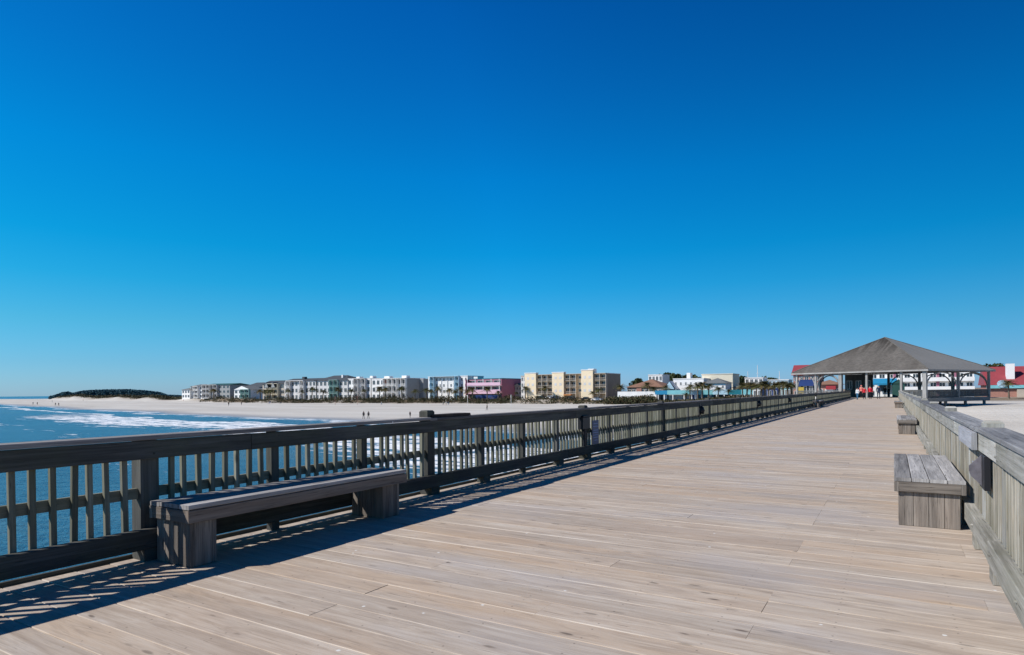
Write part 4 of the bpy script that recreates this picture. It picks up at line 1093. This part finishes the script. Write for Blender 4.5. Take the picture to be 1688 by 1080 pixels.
# right part of the front
t, w, h, wt = building('beach_restaurant', 'restaurant with a broad brown hipped roof behind a white wall', 'restaurant', 1034, 1092, 236, 624.5, -1.6, 'brownwall', 1, 8, 18, 'hip', 'brownroof', rise=3.3, win_w=.7, win_h=.55, group=GB)
addbox(t, 'red_bay', -w * .22, -w * .08, -0.4, -.06, .2, wt - .3, 'brick')
p = MB(); p.box(XatY(1018, 228), XatY(1082, 228), 228, 228.3, -3.4, ZatY(1050, 645.5, 228)); o = p.build('white_wall', M['white']); tag(o, 'low white garden wall before the brown-roofed restaurant', 'wall')
t, w, h, wt = building('white_house', 'white flat-roofed house behind the brown roof', 'house', 1069, 1092, 262, 618.5, -1, 'white', 3, 4, 10, 'flat', 'white', group=GB)
t, w, h, wt = building('white_house', 'white house with steep shed roof and dark side left of the turquoise wall', 'house', 1096, 1112, 232, 628, -1.6, 'bluewall', 2, 2, 10, 'gable', 'white', rise=3.0, group=GB)
t, w, h, wt = building('white_house', 'low bright white building above the turquoise wall', 'house', 1110, 1160, 236, 625, -1.6, 'white', 2, 6, 12, 'flat', 'white', win_w=.3, win_h=.3, win_from=1, group=GB)
addbox(t, 'stair_tower', -w * .1, w * .02, 2, 5, wt + .31, wt + 2.4, 'white')
t, w, h, wt = building('cream_building', 'cream two storey building with a tall parapet behind a grey hip roof', 'building', 1157, 1208, 245, 617.5, -1.6, 'cream', 3, 6, 12, 'flat', 'cream', win_w=.25, win_h=.3, win_from=2, skip={(2, k) for k in range(6)}, group=GB)
t, w, h, wt = building('cream_house', 'white house with a low grey hip roof before the cream parapet', 'house', 1160, 1196, 232, 623, -1.6, 'white', 2, 4, 10, 'hip', 'greyroof', rise=1.9, win_w=.3, win_h=.3, group=GB)
t, w, h, wt = building('motel', 'low motel with grey roof behind the first palms of the cluster', 'building', 1208, 1262, 240, 630, -1.6, 'lgrey', 2, 8, 12, 'hip', 'greyroof', rise=2.0, group=GB)
t, w, h, wt = building('white_house', 'small white building with a roof terrace behind the palm cluster', 'house', 1228, 1258, 260, 623.5, -1, 'white', 3, 4, 10, 'flat', 'white', group=GB)
t, w, h, wt = building('townhouse', 'pale townhouse beyond the thick palms nearest the pavilion', 'house', 1266, 1300, 262, 627, -1, 'bluewall', 3, 5, 10, 'flat', 'white', group=GB)
t = empty('shop_parade', (XatY(1160, 222), 222, -2.2)); tag(t, 'long low parade of shops with a turquoise and pale aqua fascia behind the palms', 'shops')
xo = XatY(1160, 222)
for i, (a, b_, mt, z1) in enumerate([(1080, 1100, 'awning', 644), (1100, 1137, 'teal', 643.5), (1137, 1150, 'bluewall', 643.2), (1150, 1175, 'teal', 643), (1175, 1200, 'bluewall', 642.2), (1200, 1222, 'tealdark', 642.6), (1222, 1243, 'teal', 642)]):
    x0, x1 = XatY(a, 222) - xo, XatY(b_, 222) - xo; zt_, zb_ = ZatY(a, z1, 222) + 2.2, ZatY(a, 650.5, 222) + 2.2
    addbox(t, 'fascia', x0, x1, -0.2 + .01 * i, .2, zb_, zt_, mt)
    addbox(t, 'wall', x0 + .01, x1 - .01, 1.6, 6, -1.2, zt_ - .12, ['cardark', 'greywall', 'blue', 'tealdark'][i % 4])
    n_ = max(2, int((x1 - x0) / 3.2))
    for k in range(n_):
        xx_ = x0 + (x1 - x0) * (k + .5) / n_
        addbox(t, 'post', xx_ - .14, xx_ + .14, -.1, .15, -1.2, zb_ - .01, 'white')
        if k % 2: addbox(t, 'window', xx_ - .9, xx_ + .5, 1.5, 1.59, .5, 1.9, ['white', 'lgrey', 'glass'][(i + k) % 3])
t, w, h, wt = building('lilac_kiosk', 'small lilac block with an arched dark doorway among the palms', 'kiosk', 1241, 1256, 214, 641, -1.9, 'lgrey', 1, 2, 5, 'flat', 'lgrey', group=GB)
t, w, h, wt = building('blue_shop', 'dark blue shopfront under the palms left of the pavilion', 'shop', 1264, 1282, 214, 641, -1.9, 'blue', 1, 2, 5, 'flat', 'blue', group=GB)
t, w, h, wt = building('aqua_shop', 'aqua shopfront beside the pavilion with white posts', 'shop', 1284, 1303, 205, 640, -1.9, 'teal', 1, 4, 5, 'flat', 'white', win_w=.6, win_h=.7, group=GB)
# red roofed buildings
t, w, h, wt = building('red_roof_building', 'red-roofed building showing above the pavilion roof on its seaward side', 'building', 1308, 1352, 205, 600.5, -1, 'brick', 3, 5, 12, 'side', 'redroof', rise=3.2, group=GB)
t, w, h, wt = building('red_roof_building', 'brick building with a wide red metal roof and a round sign', 'building', 1628, 1760, 215, 603, -0.6, 'brick', 2, 7, 16, 'side', 'redroof', rise=5.2, win_from=5, group=GB, ref=1660)
addbox(t, 'turquoise_fascia', -w / 2 - .3, w / 2 + .3, -.75, -.62, wt - .9, wt - .05, 'teal')
x_ = XatY(1668, 215) - (XatY(1628, 215) + XatY(1760, 215)) / 2; addbox(t, 'chimney', x_ - .9, x_ + .9, 2.0, 3.8, wt, h + .6, 'white')
p = MB(); x_ = XatY(1651, 215) - (XatY(1628, 215) + XatY(1760, 215)) / 2; zs_ = ZatY(1651, 633, 215) + .6; p.tube([(x_, -.06, zs_), (x_, -1.1, zs_)], 1.0, 20); p.build('round_sign', M['bluewall'], t)
x_ = XatY(1676, 215) - (XatY(1628, 215) + XatY(1760, 215)) / 2; addbox(t, 'tan_bay', x_, x_ + 8, -1.5, -.06, -1.5, wt - 1.2, 'beige')
# hotel behind the pavilion
t, w, h, wt = building('hotel', 'white three storey hotel with red trim seen through the pavilion', 'hotel', 1434, 1606, 190, 612.5, -1.3, 'white', 3, 12, 14, 'flat', 'white', win_w=.62, win_h=.42, group=GB, ref=1520)
for k in (3, 8, 10): addbox(t, 'red_column', -w / 2 + w * k / 12 - .28, -w / 2 + w * k / 12 + .28, -.5, -.06, 0, wt, 'magenta')
for k in (1, 2): addbox(t, 'balcony_band', -w / 2, w / 2, -1.3, -.07, wt / 3 * k - .25, wt / 3 * k + .75, 'white')
# shops in the pavilion's lee
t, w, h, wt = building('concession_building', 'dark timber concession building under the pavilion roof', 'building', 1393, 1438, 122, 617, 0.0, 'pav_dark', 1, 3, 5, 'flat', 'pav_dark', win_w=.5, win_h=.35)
t = empty('snack_kiosk', (XatY(1459, 134), 134, 0)); tag(t, 'white kiosk with a blue awning and a red end panel', 'kiosk')
w = XatY(1476, 134) - XatY(1441, 134)
p = MB(); p.box(-w / 2, w / 2, 0, 3, -.6, 2.5, axis=2); p.build('wall', M['white'], t)
p = MB(); p.poly([(-w / 2 - .2, -1.4, 2.3), (w / 2 + .2, -1.4, 2.3), (w / 2 + .2, 0, 3.2), (-w / 2 - .2, 0, 3.2)]); p.poly([(-w / 2 - .2, -1.4, 2.0), (w / 2 + .2, -1.4, 2.0), (w / 2 + .2, -1.4, 2.3), (-w / 2 - .2, -1.4, 2.3)]); p.build('awning', M['awning'], t)
addbox(t, 'hatch', -w * .36, w * .05, -.05, -.01, .9, 2.0, 'glass'); addbox(t, 'red_panel', w * .40, w * .5, -.06, -.01, 0, 2.3, 'redp')
t = empty('storage_shed', (XatY(1481, 131), 131, 0)); tag(t, 'dark green shed with pointed roof right of the kiosk', 'shed')
p = MB(); w = 1.9; p.box(-w / 2, w / 2, 0, 3, -.3, 2.2, axis=2); p.build('wall', M['greenroof'], t)
p = MB(); p.poly([(-w / 2 - .2, -.2, 2.2), (0, -.2, 3.0), (0, 3.1, 3.0), (-w / 2 - .2, 3.1, 2.2)]); p.poly([(0, -.2, 3.0), (w / 2 + .2, -.2, 2.2), (w / 2 + .2, 3.1, 2.2), (0, 3.1, 3.0)]); p.poly([(-w / 2, -.1, 2.2), (w / 2, -.1, 2.2), (0, -.1, 2.95)]); p.build('roof', M['greenroof'], t)
t, w, h, wt = building('beach_shop', 'shop with blue roof band and yellow panel seen through the first arch', 'shop', 1312, 1342, 175, 628, -1.6, 'cardark', 1, 3, 6, 'flat', 'blue', win_w=.5, win_h=.4)
addbox(t, 'blue_band', -w / 2, w / 2, -.5, -.07, wt - 1.3, wt, 'blue'); addbox(t, 'yellow_panel', -w * .35, -w * .05, -.3, -.07, 1.0, wt - 1.6, 'ypaint'); addbox(t, 'white_panel', 0, w * .35, -.6, -.07, .3, 1.9, 'white')
t, w, h, wt = building('beach_shop', 'brick shop with red band and bright window seen through the second arch', 'shop', 1346, 1386, 172, 626, -1.6, 'brick', 1, 3, 6, 'hip', 'brownroof', rise=1.2, win_w=.5, win_h=.4)
addbox(t, 'red_band', -w * .1, w * .3, -.5, -.07, wt - 1.2, wt - .3, 'redp'); addbox(t, 'white_panel', -w * .15, w * .2, -.3, -.07, .6, wt - 1.2, 'white')
# thin aerial masts
for i, (px, y0_, lab) in enumerate([(1233, 612, 'thin roof mast, left of the two behind the palm cluster'), (1249, 602, 'tallest thin mast behind the palm cluster'), (1285, 612, 'short thin mast between the palms and the pavilion')]):
    Yq = 270; zt = ZatY(px, y0_, Yq); p = MB(); p.tube([(0, 0, 0), (0, 0, zt + 1)], 0.10, 6); p.tube([(-.5, 0, zt * .8), (.5, 0, zt * .8)], 0.05, 5)
    thing_mesh('mast', p, M['lgrey'], (XatY(px, Yq), Yq, -1), lab, 'mast', 'thin masts above the roofs')

# ------------------------------------------------------------------ cars
def car(px, Y, mat, label, rz=0.0):
    x = XatY(px, Y); t = empty('parked_car', (x, Y, ground(x, Y) + 0.02), rz); tag(t, label, 'car', 'cars parked before the yellow apartments')
    prof = [(-2.2, .35), (-2.25, .75), (-2.1, .95), (-1.3, 1.0), (-.8, 1.42), (.7, 1.45), (1.3, 1.0), (2.1, .85), (2.2, .6), (2.15, .35)]
    p = MB(); A = [(a, -.85, z) for a, z in prof]; B = [(a, .85, z) for a, z in prof]
    p.poly(A); p.poly(B[::-1])
    for i in range(len(prof)):
        j = (i + 1) % len(prof); p.poly([A[j], A[i], B[i], B[j]])
    p.build('body', M[mat], t)
    p = MB(); wp = [(-1.15, 1.0), (-.75, 1.36), (.65, 1.38), (1.12, 1.0)]
    for yv in (-.86, .86): p.poly([(a, yv, z) for a, z in wp])
    p.build('side_windows', M['glass'], t)
    for a in (-1.4, 1.35):
        for yv in (-.86, .70):
            p = MB(); p.tube([(a, yv, .33), (a, yv + .18, .33)], .33, 14); p.build('wheel', M['rubber'], t)
car(893, 240, 'cardark', 'dark car parked at the left tower of the yellow apartments')
car(908, 240, 'carwhite', 'white car parked right of the dark one before the yellow apartments')
car(916, 239, 'carblue', 'blue car parked between the white car and the middle tower')
car(942, 240, 'cardark', 'black car parked beneath the orange awning')
car(966, 240, 'cardark', 'black car parked at the foot of the right yellow tower', 0.1)
car(984, 240, 'carwhite', 'white car parked at the brown-shaded end wall of the yellow apartments')

# ------------------------------------------------------------------ palms
def palm_proto(seed, h=7.0, cr=2.2):
    rd = random.Random(seed)
    t = empty('palm_tree')
    lean = rd.uniform(-.4, .4); p = MB()
    pts = [(lean * (k / 6) ** 2, 0, -0.6 + (h + .6) * k / 6) for k in range(7)]
    p.tube(pts, [.24, .2, .18, .17, .17, .18, .22], 8); p.build('trunk', M['bark'], t)
    p = MB(); top = Vector(pts[-1])
    for k in range(34):
        a = 2 * PI * k / 34 * 3.0 + rd.uniform(-.2, .2); el = rd.uniform(-.75, 1.25); ln = cr * rd.uniform(.75, 1.15)
        d = Vector((math.cos(a) * math.cos(el), math.sin(a) * math.cos(el), math.sin(el)))
        side = d.cross(Vector((0, 0, 1))).normalized()
        prev = top.copy(); pp_ = []
        for s_ in range(5):
            u = s_ / 4; pt = top + d * ln * u + Vector((0, 0, -1)) * (u ** 2) * ln * .45
            pp_.append(pt)
        r_ = rd.random() * (0.5 if el > -.2 else 1.0)
        for s_ in range(1, 5):      # fan leaflets hang off both sides of the rib
            c0 = pp_[s_]; wd = ln * (.30, .36, .30, .14)[s_ - 1]
            for sg in (-1, 1):
                for q_ in range(3):
                    tip = c0 + side * sg * wd * rd.uniform(.7, 1.1) + d * ln * (.10 + .1 * q_) + Vector((0, 0, -1)) * ln * rd.uniform(.04, .20)
                    b0 = pp_[s_ - 1].lerp(c0, q_ / 3)
                    b1 = pp_[s_ - 1].lerp(c0, (q_ + .8) / 3)
                    p.poly([b0, tip, b1], r_)
        for s_ in range(4): p.poly([pp_[s_] - side * .03, pp_[s_ + 1] - side * .02, pp_[s_ + 1] + side * .02, pp_[s_] + side * .03], r_)
    p.build('crown', M['palm'], t)
    return t
protos = [palm_proto(11 + k) for k in range(4)]
used = [False] * 4
def palm(px, ytop, ybase_z, Y, label, fat=1.0):
    i = random.randrange(4)
    o = protos[i] if not used[i] else copy_tree(protos[i])
    used[i] = True
    x = XatY(px, Y); zt = ZatY(px, ytop, Y); zb = ground(x, Y) if ybase_z is None else ybase_z
    s = max(0.35, (zt - zb) / 8.6)
    o.location = (x, Y, zb); o.scale = (s * fat, s * fat, s); o.rotation_euler = (0, 0, random.uniform(0, 6))
    tag(o, label, 'palm', 'palm trees along the beachfront')
PT = [(352, 639, 262, 'small palm before the far grey condominium'),
      (429, 640, 246, 'dark palm left of the twin-gabled beige house'), (437, 641, 245, 'palm at the left corner of the twin-gabled house'), (445, 640, 245, 'palm between the columns of the twin-gabled house'),
      (475, 640, 244, 'small palm before the left end of the lilac block'), (498, 642, 244, 'palm before the middle of the lilac block'), (514, 636, 244, 'taller palm with clear crown at the right of the lilac block'),
      (532, 641, 243, 'short palm at the left of the mint balconies'), (557, 637, 243, 'dark palm between the hipped roof and the white apartments'),
      (578, 640, 243, 'palm with bare trunk before the white apartments'), (601, 640, 243, 'palm before the right end of the white apartments'),
      (626, 636, 243, 'left palm of the pair before the white balconies'), (635, 637, 243, 'right palm of the pair before the white balconies'), (663, 636, 244, 'palm before the last white balcony'),
      (684, 640, 244, 'small palm before the blank grey annex'), (703, 638, 244, 'palm in the gap between grey annex and white hotel'), (710, 641, 243, 'short palm at the left corner of the white hotel'),
      (721, 635, 243, 'palm with slim trunk before the left part of the white hotel'), (740, 638, 243, 'palm before the centre of the white hotel'), (750, 642, 243, 'bushy low palm right of the white hotel centre'), (760, 636, 243, 'palm at the right part of the white hotel'),
      (771, 641, 243, 'palm where the white and pink hotels meet'), (779, 638, 243, 'palm at the left end of the pink hotel'), (803, 636, 243, 'tall palm before the middle of the pink hotel'), (821, 643, 243, 'short palm at the right end of the pink hotel'),
      (850, 645, 243, 'low palm before the tan house'), (866, 636, 243, 'palm at the left edge of the yellow apartments'), (898, 635, 240, 'tall palm before the first yellow balconies'),
      (976, 644, 238, 'small round palm before the right yellow tower'), (988, 638, 240, 'thin palm before the last yellow balconies'), (1023, 631, 232, 'palm left of the brown-roofed restaurant'),
      (1067, 629, 230, 'tall palm before the middle of the brown roof'), (1077, 636, 229, 'shorter palm right of the tall restaurant palm'), (1098, 634, 228, 'palm before the shed-roofed white house'),
      (1130, 646, 215, 'low bushy palm before the turquoise wall'), (1137, 631, 220, 'palm above the low bushy one at the turquoise wall'), (1150, 630, 216, 'left palm of the trio before the cream building'), (1157.5, 628, 216, 'middle palm of the trio before the cream building'),
      (1168, 630, 216, 'right palm of the trio before the cream building'), (1184, 636, 212, 'lone palm with wide crown at the turquoise wall'), (1201, 641, 212, 'small palm at the dark teal panel'),
      (1224, 631, 200, 'leftmost palm of the thick cluster'), (1231, 628, 200, 'second palm of the thick cluster'), (1238, 627, 198, 'third palm of the thick cluster, crown high'), (1247, 632, 197, 'short palm mid cluster before the lilac block'),
      (1255, 628, 197, 'palm right of the lilac block'), (1261, 626, 198, 'tallest palm right of the lilac block'), (1267, 631, 197, 'palm at the right end of the first cluster'),
      (1277, 630, 192, 'palm left of the blue shopfront'), (1285, 628, 192, 'palm above the blue shopfront'), (1291, 625, 193, 'highest palm before the aqua shop'), (1298, 629, 190, 'palm above the aqua shop, next to last'), (1304, 628, 190, 'palm touching the pavilion eave'),
      (1663, 624, 178, 'dark palm before the red-roofed brick building')]
for px, yt, Y, lab in PT:
    palm(px, yt, None if px < 1640 else -0.9, Y, lab, fat=(1.9 if px > 1220 else 1.8) * random.uniform(.85, 1.1))

# ------------------------------------------------------------------ leafy masses
def leaf_clumps(p, rd, cx, cy, cz, rx, ry, rz_, n, sz):
    for _ in range(n):
        while True:
            a, b_, c_ = rd.uniform(-1, 1), rd.uniform(-1, 1), rd.uniform(-1, 1)
            if 0.25 < a * a + b_ * b_ + c_ * c_ < 1: break
        q_ = Vector((cx + a * rx, cy + b_ * ry, cz + c_ * rz_))
        u = Vector((rd.uniform(-1, 1), rd.uniform(-1, 1), rd.uniform(-.6, .6))).normalized(); v = u.cross(Vector((rd.uniform(-1, 1), rd.uniform(-1, 1), rd.uniform(-1, 1)))).normalized()
        s_ = sz * rd.uniform(.6, 1.3)
        p.poly([q_ + u * s_, q_ + v * s_ * .8, q_ - u * s_, q_ - v * s_ * .8], rd.random())
def tree(x, Y, zb, h, r_, label, seed):
    rd = random.Random(seed); t = empty('leafy_tree', (x, Y, zb)); tag(t, label, 'tree', 'leafy trees behind the houses')
    p = MB(); p.tube([(0, 0, -.5), (.2, 0, h * .4), (-.1, .2, h * .75)], [.4, .3, .12], 7)
    for k in range(4): a = k * 1.6; p.tube([(.1, 0, h * .4), (math.cos(a) * r_ * .6, math.sin(a) * r_ * .6, h * .75)], [.18, .06], 5)
    p.build('trunk', M['bark'], t)
    p = MB()
    for k in range(9):
        a = rd.uniform(0, 6.28); q_ = rd.uniform(0, .65); leaf_clumps(p, rd, math.cos(a) * r_ * q_, math.sin(a) * r_ * q_, h * rd.uniform(.55, .88), r_ * .48, r_ * .48, h * .17, 110, .55)
    p.build('crown', M['leaf'], t)
TT = [(1090, 617, 'leafy tree peeping left over the white flat roof'), (1098, 615, 'left tree of the big dark crown behind the shed roof'), (1107, 613.5, 'highest leafy tree in the dark group behind the restaurant'), (1117, 615.5, 'right tree of the dark group behind the restaurant'),
      (1135, 619, 'low tree between the dark group and the cream parapet'), (1143, 618, 'tree behind the white stair tower'), (1151, 617.5, 'tree touching the cream parapet'), (1052, 622, 'small tree behind the brown hipped roof'),
      (1212, 622, 'tree right of the cream parapet'), (1222, 621, 'tree behind the grey motel roof'), (1268, 620, 'pale tree behind the palm cluster'), (1276, 624, 'low tree between the palms'), (855, 628, 'tree behind the low tan house'),
      (1640, 601, 'dark tree behind the left end of the wide red roof'), (1646, 600, 'dark tree just left of the white chimney'), (383, 634, 'dark tree between the far condominium and the mint balcony')]
for i, (px, yt, lab) in enumerate(TT):
    Y = 285; x = XatY(px, Y); zb = -2.0; zt = ZatY(px, yt, Y); hh_ = zt - zb
    tree(x, Y, zb, hh_, 4.2 if hh_ > 8 else 3.0, lab, 50 + i)
# scrub on the dunes: one mass
p = MB(); rd = random.Random(5)
for k in range(1500):
    px = rd.uniform(300, 1035); x = XatY(px, 242) + rd.uniform(-2, 2)
    Y = duneline(x) + rd.uniform(-4, 12); dens = 1.0
    if px < 470 and rd.random() < .5: continue
    if 870 < px < 1010 and rd.random() < .6: continue
    hgt = rd.uniform(.6, 1.7) * (1.0 if hn(x, 7, 9) > -0.1 else 0.55) * (1.35 if 570 < px < 860 else 1.0)
    leaf_clumps(p, rd, x, Y, ground(x, Y) + hgt * .4, rd.uniform(.8, 2.2), 1.2, hgt, 26, .28)
for k in range(300):
    px = rd.uniform(1000, 1078); Y = rd.uniform(208, 224); x = XatY(px, Y)
    leaf_clumps(p, rd, x, Y, ground(x, Y) + .9, 1.8, 1.2, 1.6, 26, .3)
for k in range(260):
    px = rd.uniform(1075, 1300); Y = rd.uniform(206, 214); x = XatY(px, Y)
    leaf_clumps(p, rd, x, Y, ground(x, Y) + .4, 1.4, 1.0, .9, 22, .28)
for k in range(900):
    px = rd.uniform(85, 310); D = rd.uniform(0, 1); x = XatY(px, 300)
    s_ = rd.uniform(.9, 1.35); v = ray(px, 650); 
    # walk out along the ray to the dune line
    q_ = 200.0
    while v.y * q_ < duneline(v.x * q_) + 5 and q_ < 1400: q_ += 6
    x, Y = v.x * q_, v.y * q_ + rd.uniform(0, 26)
    leaf_clumps(p, rd, x, Y, ground(x, Y) + .5, 6, 4, 1.5, 24, .6)
tag(p.build('dune_scrub', M['scrub']), 'brown and olive scrub along the top of the dunes', kind='stuff')
# far woods
p = MB(); rd = random.Random(9)
def woods_top(px): return interp([(84, 652.5), (97, 649), (103, 645.8), (112, 644.6), (120, 647.5), (128, 645), (140, 643.0), (160, 641.8), (185, 641.2), (210, 641.0), (235, 642.5), (262, 645.5), (275, 650.5), (292, 651), (300, 652)], px)
for k in range(2600):
    px = rd.uniform(86, 298); D = rd.uniform(780, 900); v = ray(px, woods_top(px) + rd.uniform(0.3, 1.0)); x, Y = v.x * D, v.y * D; zt = CAM_H + v.z * D
    zb = ground(x, Y) - 1; hgt = max(1.0, zt - zb)
    leaf_clumps(p, rd, x, Y, (zt + zb) / 2, 5, 4, hgt / 2, 40, 0.8)
tag(p.build('far_woods', M['wood_far']), 'dark blue-green belt of woods beyond the dunes at far left', kind='stuff')
